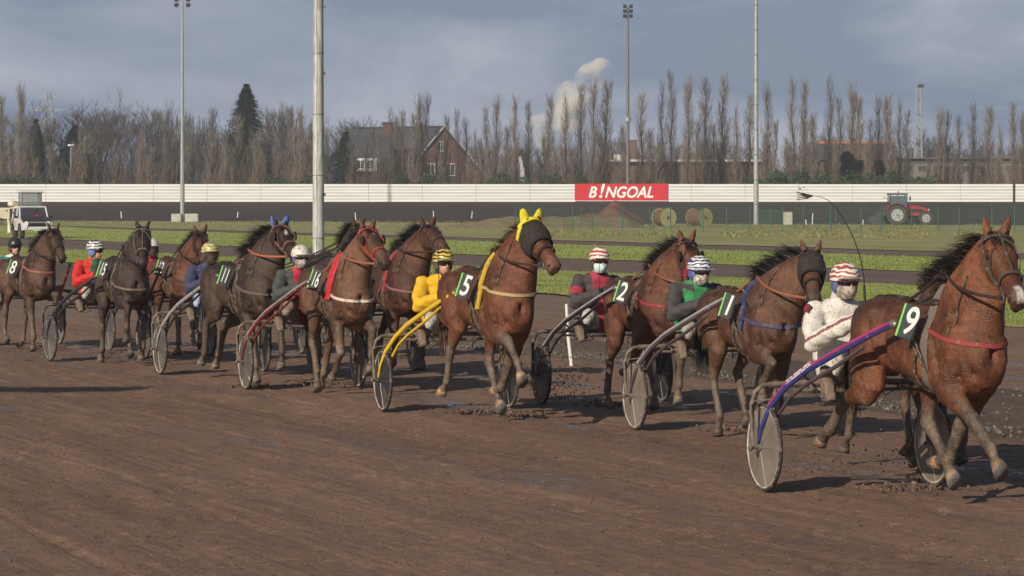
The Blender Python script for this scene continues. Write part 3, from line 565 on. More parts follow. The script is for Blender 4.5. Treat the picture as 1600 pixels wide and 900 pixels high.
POP = [(3, 142), (33, 122), (42, 175), (55, 190), (78, 205), (128, 190), (222, 195), (262, 165), (295, 165), (330, 160), (352, 200), (372, 170), (392, 190),
       (405, 200), (420, 185), (438, 195), (455, 158), (468, 160), (486, 185), (512, 200), (550, 215), (573, 215), (584, 188), (592, 200), (620, 175), (648, 168), (698, 172), (610, 160), (628, 165), (655, 140), (667, 137), (684, 190), (715, 160), (728, 178), (742, 195), (760, 160), (776, 140), (791, 190),
       (806, 142), (825, 148), (858, 140), (884, 135), (907, 122), (928, 112), (948, 115), (972, 190), (1003, 133), (1016, 195), (1034, 113), (1050, 100), (1075, 108), (1090, 180), (1102, 111), (1115, 185), (1130, 106), (1150, 153), (1172, 138),
       (1198, 118), (1212, 180), (1238, 110), (1256, 113), (1270, 170), (1297, 106), (1312, 143), (1333, 122), (1342, 140), (1360, 178), (1374, 138), (1388, 140), (1405, 143), (1416, 165), (1470, 160), (1480, 163), (1497, 172), (1520, 150), (1545, 156), (1562, 190), (1583, 153), (1598, 168), (1620, 150), (-20, 150), (1645, 165), (-45, 160)]
for i, (px_, tp_) in enumerate(POP):
    lab = 'tall bare narrow poplar left of the big pale mast' if px_ < 497 else ('tall bare narrow poplar between the big mast and the red banner' if px_ < 898 else ('tall bare narrow poplar behind the red banner or just right of it' if px_ < 1181 else 'tall bare narrow poplar right of the grey mast at the right'))
    if (px_, tp_) == (1050, 100): lab = 'tallest bare poplar, its tip highest of the row, behind the red banner end'
    pops[i % 7].put('poplar_tree', lab, GP, px_+r.uniform(-1, 1), r.uniform(350, 362), tp_, r.uniform(1.0, 1.35), r.random()*6)
GL = 'young poplars along the fence'
for i in range(80):
    if (i > 44 or 26 < i < 37) and i % 2: continue
    px_ = -30+i*21+r.uniform(-10, 10); lows[i % 3].put('young_poplar', 'short bushy bare poplar growing just behind the white fence', GL, px_, r.uniform(335, 348), r.uniform(195, 245), r.uniform(1.0, 1.7), r.random()*6)
brs = [Proto(*broad_mesh(31, 13, 1.0), M_pop), Proto(*broad_mesh(32, 13, .75), M_pop), Proto(*broad_mesh(33, 13, 1.15), M_pop)]
BR = [(118, 400, 152, 1.7, 'wide dark bare tree crown left of the slim mast', None), (152, 410, 160, 1.4, 'wide dark bare tree crown second from the left behind the poplars', None), (213, 375, 138, 1.0, 'spreading bare tree with visible limbs left of the slim mast', None), (240, 400, 150, .9, 'bare tree just left of the slim mast', None), (60, 420, 175, 1.3, 'dark bare tree behind the poplars at the far left', None), (20, 430, 180, 1.3, 'dark bare tree at the left edge of the view', None),
      (340, 420, 178, 1.2, 'dark bare tree between the slim mast and the spruce', None), (430, 400, 152, .9, 'bare tree just right of the tall spruce', None), (468, 410, 160, .9, 'bare tree just left of the big pale mast', None), (515, 420, 185, 1.1, 'bare tree just right of the big pale mast', None), (562, 430, 176, 1.3, 'dark round bare tree behind the grey house', None), (600, 440, 182, 1.2, 'bare tree behind the brick chimney', None), (640, 430, 186, 1.1, 'bare tree behind the brick house ridge', None)]
for i, (px_, D, tp_, sx, lab, g) in enumerate(BR): brs[i % 3].put('bare_tree', lab, 'bare broad trees behind the poplars', px_, D, tp_, sx, i*1.3)
for i, px_ in enumerate(list(range(180, 420, 60))+list(range(730, 960, 44))+[1015, 1075, 1130, 1180, 1265, 1300, 1355, 1440, 1458, 1495, 1540, 1590]):
    brs[(i+1) % 3].put('bare_tree', 'small distant bare tree seen between poplars '+('left of the big mast' if px_ < 497 else ('left of the banner' if px_ < 898 else 'right of the banner')), 'small distant bare trees', px_+r.uniform(-8, 8), r.uniform(440, 470), r.uniform(195, 222) if px_ > 500 else r.uniform(180, 210), r.uniform(.8, 1.2), r.random()*6)
cn = Proto(*conifer_mesh(3, 16, 6.4), M_con); cn2 = Proto(*conifer_mesh(4, 8, 3.4), M_con)
cn.put('spruce_tree', 'tall dark spruce standing above the bare trees left of the big mast', None, 385, 372, 131, 1.2, .4)
cn.put('spruce_tree', 'broad dark evergreen behind the poplars at the left', None, 118, 385, 195, 1.5, 1.1); cn2.put('spruce_tree', 'narrow dark evergreen near the left edge behind poplars', None, 56, 372, 185, .9, 2); cn2.put('spruce_tree', 'dark evergreen beside the grey low house', None, 540, 385, 205, 1.1, 2)
cn2.put('spruce_tree', 'small dark conical fir in front of the barn', None, 1322, 350, 236, 1.6, 1); cn2.put('spruce_tree', 'small green fir right of the conical fir by the barn', None, 1345, 347, 250, 1.8, 2); cn2.put('spruce_tree', 'small fir right of the two by the barn', None, 1374, 350, 250, 1.6, 3)
shs = [Proto(*shrub_mesh(41+i, 3.2, 2.4, (.035, .062, .022)), M_con) for i in range(3)]
for i, px_ in enumerate([0, 22, 45, 72, 425, 445, 470, 630, 672, 760, 800, 868, 905, 1195, 1225, 1250, 1285, 1310, 1340, 1365, 1395, 1425, 1450]):
    tp_ = r.uniform(266, 278) if px_ < 900 else r.uniform(258, 274); shs[i % 3].put('evergreen_shrub', 'green shrub just above the white fence '+('left of the big mast' if px_ < 497 else ('between mast and banner' if px_ < 950 else 'right of the banner')), 'evergreen shrubs behind the fence', px_, r.uniform(331, 334), tp_, r.uniform(.8, 1.1), r.random()*6, cat='shrub', zb=3.6, cn='foliage')
# a distant wooded skyline behind everything, one mass
rw = random.Random(9); mb = MB()
for i in range(16000):
    x = rw.uniform(-110, 110); d = rw.uniform(520, 545); h = (7.5+2.0*sin(x*.09)+1.2*sin(x*.31+1))*rw.uniform(.3, 1.1)*(1.5 if x < -20 else .85); p = Vector((x, d, 3.6)); ribbon(mb, [p, p+Vector((rw.uniform(-.4, .4), 0, h*.6)), p+Vector((rw.uniform(-1, 1), 0, h))], .24, .05, rw, (.062, .054, .054))
tag(obj('distant_wood', mb, M_pop, fix=False), kind='stuff', label='far off bare woodland behind the row of poplars')

# ------------------------------------------------------------------ steam plume
def plume():
    m = bpy.data.materials.new('steam'); m.use_nodes = True; t = m.node_tree; t.nodes.remove(t.nodes['Principled BSDF']); l = t.links.new
    v = N(t, 'ShaderNodeVolumePrincipled'); v.inputs['Color'].default_value = (1, .97, .93, 1); v.inputs['Anisotropy'].default_value = 0
    co = N(t, 'ShaderNodeTexCoord'); n = N(t, 'ShaderNodeTexNoise'); n.inputs['Scale'].default_value = .10; n.inputs['Detail'].default_value = 7; l(co.outputs['Object'], n.inputs['Vector'])
    mrr = N(t, 'ShaderNodeMapRange'); mrr.inputs[1].default_value = .47; mrr.inputs[2].default_value = .70; mrr.inputs[3].default_value = 0; mrr.inputs[4].default_value = .8; l(n.outputs[0], mrr.inputs[0]); l(mrr.outputs[0], v.inputs['Density']); l(v.outputs[0], t.nodes['Material Output'].inputs['Volume'])
    b = MB(); D = 900
    for px_, py_, rp_ in ((862, 235, 20), (842, 200, 18), (866, 205, 22), (880, 182, 25), (888, 158, 24), (898, 145, 20), (910, 134, 19), (924, 120, 19), (940, 108, 16)):
        p = at(px_, py_, D); k = D/F; b.ell(p, (rp_*k*1.3, rp_*k*.9, rp_*k*1.25), n=14, m=10)
    me = remesh(b, .9, 3, 'steam'); tag(obj('steam_plume', me, m), 'white steam plume rising behind the bare poplars left of the banner', 'steam', kind='stuff')
plume()

# ------------------------------------------------------------------ infield things
M_green = mat('fence_green', (.03, .10, .065), .6)
def wire_fence(label, Dn, px0, px1, step, dD, hgt_):
    t = thing('wire_fence', label, 'fence', (0, 0, 0)); wires = [[] for _ in range(9)]; i = 0; px_ = px0; posts = []
    while px_ < px1:
        D = Dn+dD*(px_-px0)/(px1-px0); x = pxX(px_, D); z = gz(D); posts.append((x, D, z)); px_ += step*(1+.25*sin(i*2.3)); i += 1
    for (x, D, z) in posts: b = MB(); b.cyl((x, D, z-.1), (x, D, z+hgt_), .038, 8); b.ell((x, D, z+hgt_), (.04, .04, .03)); obj('post', b, M_green, t)
    b = MB()
    for k in range(9): b.tube([(x, D-.03, z+.12+k*(hgt_-.2)/8) for x, D, z in posts], .0045, 4)
    for (x0, D0, z0), (x1, D1, z1) in zip(posts, posts[1:]):
        n_ = max(2, int((Vector((x1-x0, D1-D0, 0)).length)/.12))
        for j in range(n_):
            u = j/n_; x, D, z = x0+(x1-x0)*u, D0+(D1-D0)*u, z0+(z1-z0)*u; s_ = .0035; b.add([(x-s_, D, z+.1), (x+s_, D, z+.1), (x+s_, D, z+hgt_-.05), (x-s_, D, z+hgt_-.05)], [(0, 1, 2, 3)])
    obj('wire_mesh', b, M_green, t, False)
wire_fence('green wire mesh fence crossing the infield, nearer row with taller posts', 214, 805, 1700, 41, -12, 1.85); wire_fence('green wire mesh fence in the infield, farther row behind the cable drums side', 246, 812, 1700, 96, 0, 1.8)
# dry bank and red earth heaps
def heap(name, label, px_, D, wx, wy, h, m, seed, kind=None, cat='earth heap', zb=None):
    n_ = 40; mb = MB(); vs = []; 
    for j in range(n_+1):
        for i in range(n_+1):
            u, v = i/n_*2-1, j/n_*2-1; rr_ = sqrt(u*u+v*v); z = max(0, 1-rr_)**.8*h*(1+.15*sin(5*u+seed)+.12*sin(9*v+3*u)); vs.append(Vector((pxX(px_, D)+u*wx, D+v*wy, (zb if zb is not None else gz(D))+z-.03)))
    mb.add(vs, [(j*(n_+1)+i, j*(n_+1)+i+1, (j+1)*(n_+1)+i+1, (j+1)*(n_+1)+i) for j in range(n_) for i in range(n_)]); o = obj(name, mb, m); tag(o, label, cat if kind is None else None, None, kind); return o
mb = MB(); vs = []; nxx = 70
for j in range(9):
    for i in range(nxx+1):
        px_ = 680+i*(1010-680)/nxx; D = 246+j*3.2; e = min(1, (px_-680)/110)*min(1, max(0, (1010-px_)/30)); z = .95*sin(pi*min(1, j/8))**.7*e+.05*sin(i*.9+j); vs.append(Vector((pxX(px_, D), D, gz(D)+z*(1 if j not in (0, 8) else 0)-.02)))
mb.add(vs, [(j*(nxx+1)+i, j*(nxx+1)+i+1, (j+1)*(nxx+1)+i+1, (j+1)*(nxx+1)+i) for j in range(8) for i in range(nxx)]); tag(obj('grassy_bank', mb, ground_mat('bank_dry', (.19, .16, .08), (.26, .20, .11), .95, bump=.8, bs=3)), kind='structure')
M_red = mat('red_earth', (.12, .052, .038), .95, var=.25, scale=1.5, bump=.5, bscale=5)
heap('earth_heap', 'larger reddish brown earth heap behind the wire fence below the banner', 962, 285, 3.4, 3, 2.15, M_red, 2); heap('earth_heap', 'smaller low reddish earth heap left of the larger one', 920, 288, 3.0, 3, 1.35, M_red, 5)
# cable drums
M_cream = mat('drum_cream', (.36, .33, .15), .8, c2=(.16, .09, .05), scale=3.0, thr=(.62, .70)); M_rust = mat('drum_rust', (.14, .065, .045), .85, var=.25)
def drum(label, px_, D, R, W_, rz):
    t = thing('cable_drum', label, 'cable drum', (pxX(px_, D), D, gz(D)), rz, 'cable drums in the infield'); 
    for s in (-1, 1):
        b = MB(); b.cyl((s*W_/2-.05, 0, R), (s*W_/2+.05, 0, R), R, 36); f = obj('flange', b, M_cream, t); b = MB(); b.cyl((s*(W_/2+.055), 0, R), (s*(W_/2+.075), 0, R), .18, 14)
        for k in range(6): a = k*pi/3; b.cyl((s*(W_/2+.055), .45*cos(a), R+.45*sin(a)), (s*(W_/2+.07), .45*cos(a), R+.45*sin(a)), .04, 8)
        obj('hub_plate', b, M_rust, f); b = MB(); b.torus((s*W_/2, 0, R), R, .055, 'x', 36, 6); obj('flange_rim', b, M_rust, f)
    b = MB(); b.cyl((-W_/2, 0, R), (W_/2, 0, R), R*.86, 30); obj('barrel', b, M_rust, t)
drum('yellowish cable drum standing alone, left one of the two', 1037, 262, .84, 1.5, radians(-62)); drum('yellowish cable drum showing both flanges, right one of the two', 1092, 262, .84, 1.7, radians(-52))
D = 258; t = thing('pallet_stack', 'low dark pallets lying at the foot of the cable drums', 'pallet', (pxX(1070, D), D, gz(D)))
for k in range(4):
    b = MB()
    for j in range(5): b.box((-3+k*1.9, -.4+j*.2, .12+.02*k), (1.7, .12, .03))
    for j in (-1, 0, 1): b.box((-3+k*1.9+j*.75, 0, .06), (.1, .9, .09))
    obj('pallet', b, mat('old_wood', (.16, .13, .10), .9), t, False)
# hut, blocks and markers
D = 292; t = thing('dark_hut', 'low dark green box shed at the foot of the right mast', 'hut', (pxX(1198, D), D, gz(D)-.05)); b = MB(); b.box((0, 0, .8), (2.6, 2, 1.6)); obj('wall', b, mat('hut_dark', (.035, .045, .035), .8), t, False); b = MB(); b.box((0, 0, 1.66), (2.9, 2.2, .1)); obj('roof', b, M_black, t, False)
D = 284; t = thing('concrete_block', 'pale upright concrete block beside the dark hut', 'concrete block', (pxX(1231, D), D, gz(D)-.05)); b = MB(); b.box((0, 0, .65), (.85, .8, 1.3), bev=.04); b.box((0, -.02, 1.33), (.75, .7, .06), bev=.02); obj('block', b, MATS['concrete'], t)
for k, (px_, yb, h_, lab) in enumerate([(190, 341, 11, 'short leaning white marker post left of the slim mast'), (371, 340, 9, 'small white marker post right of the concrete blocks'), (678, 343, 14, 'small white marker post above the dark horse behind the yellow driver'), (737, 341, 11, 'small white marker post left of the yellow eared horse'), (556, 344, 12, 'small white marker post behind the chestnut brown horse ears'), (1269, 352, 19, 'white marker post behind the wire fence right of the concrete block'), (1260, 352, 9, 'tiny pale marker post left of the taller one'), (1348, 352, 9, 'tiny pale marker post left of the tractor')]):
    D = 303 if yb < 346 else 285; z = pyZ(yb, D); b = MB(); b.tube([(pxX(px_, D), D, z), (pxX(px_+(1 if k % 2 else -1), D), D, z+h_/F*D)], [.07, .05], 6); tag(obj('marker_post', b, mat('marker_white', (.6, .6, .58), .7)), lab, 'marker post', 'white marker posts by the far bend')
b = MB(); p0 = gpt(893, 572); b.tube([p0, p0+Vector((-.05, 0, .45)), p0+Vector((-.07, .02, .90))], [.026, .026, .024], 8); tag(obj('distance_stake', b, mat('stake_white', (.68, .67, .62), .7, c2=(.3, .25, .2), scale=8, thr=(.6, .7))), 'thin white stake at the track edge under the driver in red and grey', 'stake')

# ------------------------------------------------------------------ tractor
D = 285; T_ = thing('tractor', 'red farm tractor with glass cab parked on the far bend', 'tractor', (pxX(1407, D), D, gz(D)), s=1.1); k_ = .985
M_tred = mat('tractor_red', (.40, .02, .04), .45, var=.1, scale=2); M_glass = mat('cab_glass', (.10, .16, .18), .08, spec=.8, alpha=.55)
def wheel_t(x, y, R, w_, rim_r):
    b = MB(); b.tube([(x, y-w_/2, R), (x, y-w_*.3, R), (x, y+w_*.3, R), (x, y+w_/2, R)], [R*.93, R, R, R*.93], 32)
    for q in range(22):
        a = 2*pi*q/22
        for s in (-1, 1): b.box((x+(R+.0)*cos(a+s*.05), y+s*w_*.24, R+(R+.0)*sin(a+s*.05)), (.09, w_*.5, .07), Matrix.Rotation(-a, 3, 'Y') @ Matrix.Rotation(s*.5, 3, 'X'))
    wh = obj('wheel', b, M_tyre, T_); b = MB(); b.torus((x, y-w_/2-.01, R), rim_r, .04, n=28, k=6); b.cyl((x, y-w_/2+.02, R), (x, y-w_/2-.02, R), rim_r, 28); b.cyl((x, y-w_/2-.02, R), (x, y-w_/2-.09, R), rim_r*.42, 16); obj('rim', b, mat('rim_silver', (.42, .43, .43), .5, var=.1), wh)
    b = MB(); b.cyl((x, y-w_/2-.085, R), (x, y-w_/2-.12, R), rim_r*.2, 12)
    for q in range(6): a = q*pi/3; b.cyl((x+rim_r*.7*cos(a), y-w_/2-.02, R+rim_r*.7*sin(a)), (x+rim_r*.7*cos(a), y-w_/2-.05, R+rim_r*.7*sin(a)), .05, 8)
    obj('hub', b, M_metal, wh)
for y in (-.95, .95): wheel_t(-.42, y, .90, .5, .50); wheel_t(2.12, y*.9, .62, .36, .33)
b = MB(); b.rings([[Vector((x, y, z)) for y, z in ((-.42, z0), (.42, z0), (.42, z1-.1), (.30, z1), (-.30, z1), (-.42, z1-.1))] for x, z0, z1 in ((.45, .85, 1.80), (1.4, .85, 1.74), (2.2, .85, 1.55), (2.45, .85, 1.35))]); hd_ = obj('hood', b, M_tred, T_); b = MB(); b.box((2.46, 0, 1.1), (.04, .6, .42)); b.box((1.3, -.425, 1.3), (1.2, .02, .3)); obj('grille', b, M_black, hd_, False)
for y in (-.3, .3): b = MB(); b.cyl((2.40, y, 1.35), (2.49, y, 1.35), .09, 12); obj('headlight', b, mat('lamp_glass', (.8, .8, .78), .2), hd_)
b = MB(); b.box((1.2, 0, .72), (2.6, .45, .35)); b.box((-.3, 0, .85), (1.0, 1.2, .5)); b.cyl((-.42, -.9, .9), (-.42, .9, .9), .14, 10); b.cyl((2.12, -.7, .62), (2.12, .7, .62), .09, 8); b.box((2.65, 0, .85), (.4, .7, .45), bev=.04); obj('chassis', b, M_black, T_, False)
b = MB(); c = [(-1.1, -.78), (.55, -.72), (.55, .72), (-1.1, .78)]
for (x, y) in c: b.tube([(x, y, 1.15), (x+(.12 if x < 0 else -.10), y*.93, 2.68)], .045, 6)
for y in (-.75, .75): b.tube([(-.28, y, 1.15), (-.25, y*.93, 2.66)], .035, 6); b.tube([(-1.1, y, 1.3), (.55, y, 1.2)], .045, 6)
cab = obj('cab', b, M_black, T_); b = MB(); b.box((-.28, 0, 2.74), (1.75, 1.5, .14), bev=.05); obj('roof', b, mat('cab_roof', (.10, .13, .13), .5), cab)
b = MB(); b.box((-.27, -.74, 1.92), (1.5, .02, 1.35)); b.box((-.27, .74, 1.92), (1.5, .02, 1.35)); b.box((.52, 0, 1.95), (.02, 1.3, 1.3)); b.box((-1.02, 0, 1.95), (.02, 1.3, 1.3)); obj('cab_glass', b, M_glass, cab, False)
b = MB(); b.box((-.45, 0, 1.35), (.5, .5, .15), bev=.05); b.box((-.68, 0, 1.65), (.12, .5, .6), bev=.05); b.tube([(.35, 0, 1.2), (.15, 0, 1.7)], .03, 6); obj('seat', b, M_black, cab)
for y in (-1, 1):
    b = MB(); pts = [(-.42+1.02*cos(a), .90+1.02*sin(a)) for a in [radians(q) for q in range(20, 165, 12)]]; b.rings([[Vector((x, y*.70, z)), Vector((x, y*1.2, z)), Vector((x, y*1.2, z+.04)), Vector((x, y*.70, z+.04))] for x, z in pts]); obj('fender', b, M_tred, T_, False)
b = MB(); b.tube([(.75, -.42, 1.7), (.75, -.42, 2.35), (.80, -.42, 2.62)], .05, 8); obj('exhaust', b, M_metal, T_); b = MB(); b.tube([(.5, -.7, 2.4), (.75, -.95, 2.45)], .02, 5); b.box((.75, -.98, 2.35), (.05, .18, .32)); obj('mirror', b, M_black, T_); b = MB(); b.tube([(-1.0, -.7, 2.4), (-1.6, -.9, 2.42)], .02, 5); b.box((-1.6, -.92, 2.42), (.16, .12, .05)); obj('work_lamp', b, M_black, T_); b = MB(); b.cyl((-.2, 0, 2.8), (-.2, 0, 3.0), .07, 10); obj('beacon', b, mat('beacon_orange', (.5, .15, .02), .4), T_)
b = MB(); b.box((-1.75, 0, 1.0), (.9, 1.9, .35), bev=.05); b.box((-2.1, 0, .6), (.5, 2.1, .5), bev=.08); b.tube([(-1.0, -.4, .7), (-1.9, -.4, .7)], .05, 6); b.cyl((-2.35, -.95, .45), (-2.35, .95, .45), .42, 16); obj('rear_implement', b, mat('implement', (.06, .055, .07), .7, var=.3), T_)

# ------------------------------------------------------------------ starting gate car
D = 170; V = thing('starting_car', 'white off road car with folded cream gate wings and glazed roof box', 'car', (pxX(47, D), D+.5, gz(D)), radians(-72))
M_cw = mat('car_white', (.62, .63, .62), .35, var=.08, scale=2); M_cream2 = mat('gate_cream', (.62, .58, .44), .6, var=.12, scale=3); M_cg = mat('car_glass', (.03, .035, .06), .1, spec=.5, alpha=.45)
def prof(b, W_, pts): b.rings([[Vector((x, -W_, z)) for x, z in pts], [Vector((x, W_, z)) for x, z in pts]])
b = MB(); prof(b, .86, [(-2.0, .45), (2.05, .45), (2.1, .62), (2.07, .86), (1.95, .92), (.95, 1.18), (.55, 1.20), (-2.0, 1.15)]); obj('body', b, M_cw, V, False)
b = MB()
for y in (-.80, .80):
    b.tube([(.95, y, 1.14), (.42, y*.93, 1.78)], .045, 6); b.tube([(-.35, y, 1.14), (-.35, y*.93, 1.78)], .045, 6); b.tube([(-1.95, y, 1.12), (-1.85, y*.93, 1.78)], .05, 6)
b.box((-.72, 0, 1.80), (2.4, 1.56, .09), bev=.03); obj('cabin_frame', b, M_cw, V)
b = MB(); b.add([(.95, -.76, 1.15), (.95, .76, 1.15), (.44, .71, 1.76), (.44, -.71, 1.76)], [(0, 1, 2, 3)]); obj('windscreen', b, M_cg, V, False)
for s in (-1, 1): b = MB(); b.add([(.85, .79*s, 1.16), (-1.9, .79*s, 1.16), (-1.83, .74*s, 1.76), (.44, .74*s, 1.76)], [(0, 1, 2, 3)]); obj('side_window', b, M_cg, V, False)
b = MB(); b.rings([[Vector((x, y, z)) for y in (-.78, -.7, .7, .78) for z in ()] or [Vector((x, -.80, z)), Vector((x, -.70, z+.035)), Vector((x, .70, z+.035)), Vector((x, .80, z)), Vector((x, .80, z-.05)), Vector((x, -.80, z-.05))] for x, z in ((.98, 1.225), (1.5, 1.12), (1.98, .965))]); obj('hood', b, mat('hood_black', (.015, .016, .022), .4, c2=(.30, .30, .32), scale=6, thr=(.66, .68)), V)
b = MB(); b.box((2.1, 0, .78), (.05, 1.0, .22)); obj('grille', b, M_black, V, False); b = MB(); b.box((2.2, 0, .56), (.18, 1.75, .20), bev=.04); obj('bumper', b, M_cw, V); b = MB(); b.tube([(2.28, -.6, .55), (2.34, -.5, .95), (2.34, .5, .95), (2.28, .6, .55)], .03, 8); obj('bull_bar', b, M_metal, V)
b = MB(); b.box((2.28, 0, .50), (.02, .50, .11)); obj('licence_plate', b, M_wp, V, False)
for s in (-1, 1):
    b = MB(); b.cyl((2.08, .62*s, .86), (2.14, .62*s, .86), .12, 18); b.box((2.09, .62*s, .68), (.03, .28, .08)); obj('headlight', b, MATS['lamp_glass'], V)
    for x in (-1.25, 1.30):
        b = MB(); b.tube([(x, s*.62, .36), (x, s*.66, .36), (x, s*.84, .36), (x, s*.88, .36)], [.33, .36, .36, .33], 26); wh = obj('wheel', b, M_tyre, V); b = MB(); b.cyl((x, s*.86, .36), (x, s*.895, .36), .21, 18); b.cyl((x, s*.885, .36), (x, s*.91, .36), .07, 10); obj('rim', b, M_metal, wh)
        b = MB(); b.rings([[Vector((x+.43*cos(a), s*.70, .40+.43*sin(a))), Vector((x+.43*cos(a), s*.93, .40+.43*sin(a))), Vector((x+.47*cos(a), s*.93, .40+.47*sin(a))), Vector((x+.47*cos(a), s*.70, .40+.47*sin(a)))] for a in [pi*q/10 for q in range(11)]]); obj('wheel_arch', b, M_black, V, False)
    b = MB(); b.box((.72, s*1.0, 1.22), (.10, .20, .16), bev=.03); obj('mirror', b, M_black, V)
b = MB(); b.box((-.4, -.87, .85), (1.3, .02, .35)); obj('side_sign', b, mat('orange_print', (.45, .22, .05), .6, c2=(.5, .48, .42), scale=7, thr=(.45, .5)), V, False)
b = MB()
for x in (-1.15, .15):
    for y in (-.55, .55): b.tube([(x, y, 1.84), (x, y, 2.66)], .03, 6)
b.box((-.5, 0, 1.88), (1.4, 1.2, .06)); rc = obj('roof_box_frame', b, M_metal, V, False); b = MB(); b.box((-.5, 0, 2.70), (1.6, 1.35, .14), bev=.03); obj('roof_box_lid', b, M_wp, rc)
b = MB(); b.box((.16, 0, 2.28), (.015, 1.06, .74)); b.box((-.5, -.56, 2.28), (1.25, .015, .74)); b.box((-.5, .56, 2.28), (1.25, .015, .74)); obj('box_glazing', b, mat('box_glass', (.22, .25, .26), .2, alpha=.6), rc, False)
for k in range(7): b = MB(); b.box((-2.1-.10*k, -1.0-.07*k, 1.45+.01*(k % 2)), (.06, .10, .62), bev=.01); obj('gate_panel', b, M_cream2, V)
for k in range(4): b = MB(); b.box((-.95-.12*k, -1.15, 1.42), (.09, .06, .66), bev=.01); obj('gate_panel', b, M_cream2, V)
b = MB(); b.tube([(-2.2, -1.0, 1.15), (-2.0, -1.05, .25)], .05, 6); b.tube([(-1.3, -1.15, 1.1), (-1.0, -1.1, .30)], .07, 6); b.tube([(-2.6, -1.2, 1.6), (-1.0, -1.1, 1.72), (-.6, -.7, 1.78)], .045, 6); b.tube([(-2.3, -1.3, 1.15), (-.9, -1.15, 1.12)], .04, 6); obj('gate_arm', b, M_cream2, V)
b = MB(); b.ell((-1.2, -.95, 1.98), (.28, .26, .20)); b.cyl((-1.2, -.95, 2.1), (-1.2, -.95, 2.3), .05, 8); b.cyl((-1.0, -.9, 1.98), (-.75, -.8, 1.98), .14, 14, r1=.20); obj('loudspeaker', b, M_cream2, V)

# ------------------------------------------------------------------ air
hz = MB(); hz.box((0, 352, 33), (520, 726, 72)); hzm = bpy.data.materials.new('haze'); hzm.use_nodes = True; ht = hzm.node_tree; ht.nodes.remove(ht.nodes['Principled BSDF'])
hv = N(ht, 'ShaderNodeVolumePrincipled'); hv.inputs['Color'].default_value = (.80, .87, 1, 1); hv.inputs['Density'].default_value = .00030; ht.links.new(hv.outputs[0], ht.nodes['Material Output'].inputs['Volume'])
tag(obj('haze', hz, hzm, None, False), kind='stuff')
# ------------------------------------------------------------------ horses
def skel(p):
    J = {}
    nb = Vector((.50, 0, 1.26)); a = radians(p['np']); ny = radians(p['ny'])
    J['nb'] = nb; J['poll'] = nb+.74*Vector((cos(a)*cos(ny), cos(a)*sin(ny), sin(a)))
    hp = radians(p['hp']); hy = radians(p['hy'])
    J['hax'] = Vector((cos(hp)*cos(hy), cos(hp)*sin(hy), sin(hp)))
    J['hup'] = Vector((-sin(hp)*cos(hy), -sin(hp)*sin(hy), cos(hp))); J['hlt'] = Vector((-sin(hy), cos(hy), 0))
    def st(q, l, ang, dy=0): return Vector((q[0]+l*sin(radians(ang)), q[1]+dy, q[2]-l*cos(radians(ang))))
    for s, n in ((-1, 'R'), (1, 'L')):
        a = p['f'+n]; e = Vector((.40, .165*s, .95)); k = st(e, .42, a[0], -.02*s); f = st(k, .30, a[1], -.01*s); pa = st(f, .11, a[2]); h = st(pa, .07, a[2])
        J['F'+n] = [e, k, f, pa, h]
        a = p['h'+n]; hp_ = Vector((-.60, .14*s, 1.22)); t = st(hp_, .34, a[0], .04*s); hk = st(t, .44, a[1], -.02*s); f = st(hk, .37, a[2], -.02*s); pa = st(f, .12, a[3]); h = st(pa, .07, a[3])
        J['H'+n] = [hp_, t, hk, f, pa, h]
    return J
def superring(c, ax, lt, up, hw, hh, n=20, e=.85, egg=0):
    r = []
    for j in range(n):
        t = 2*pi*j/n; cs, sn = cos(t), sin(t)
        x = hw*math.copysign(abs(cs)**e, cs)*(1-egg*sn); y = hh*math.copysign(abs(sn)**e, sn)
        r.append(c+lt*x+up*y)
    return r
def limb(mb, pts, rs, rl, n=12):
    """leg column: rs = half depth in the sagittal plane, rl = half width sideways"""
    pts = [Vector(p) for p in pts]; rg = []
    for i, p in enumerate(pts):
        a = pts[max(0, i-1)]; b = pts[min(len(pts)-1, i+1)]; t = (b-a).normalized(); lt = Vector((0, 1, 0)); f = lt.cross(t).normalized()
        rg.append([p+f*(rs[i]*cos(2*pi*j/n))+lt*(rl[i]*sin(2*pi*j/n)) for j in range(n)])
    mb.rings(rg)
def lp(a, b, t): return a+(b-a)*t
def segd(P, a, b):
    a = np.array(a); b = np.array(b); d = b-a; t = np.clip(((P-a) @ d)/(d @ d), 0, 1); q = a+t[:, None]*d
    return np.linalg.norm(P-q, axis=1), t
HEAD = [(-.07, -.02, .050, .045), (-.02, -.03, .092, .075), (.05, -.045, .118, .092), (.12, -.055, .132, .100), (.19, -.058, .130, .100), (.27, -.052, .108, .084), (.36, -.040, .086, .066),
        (.45, -.032, .072, .056), (.52, -.032, .068, .058), (.57, -.037, .060, .058), (.61, -.045, .044, .046)]
def headring(J, t, infl=0, n=24):
    H = HEAD
    for A, B in zip(H, H[1:]):
        if t <= B[0]: break
    k = (t-A[0])/(B[0]-A[0]); u, hh, hw = [A[i]+(B[i]-A[i])*k for i in (1, 2, 3)]
    return superring(J['poll']+(J['hax']*t+J['hup']*u)*1.09, J['hax'], J['hlt'], J['hup'], hw*1.14+infl, hh*1.10+infl, n, .85, -.12)
HK = 1.09
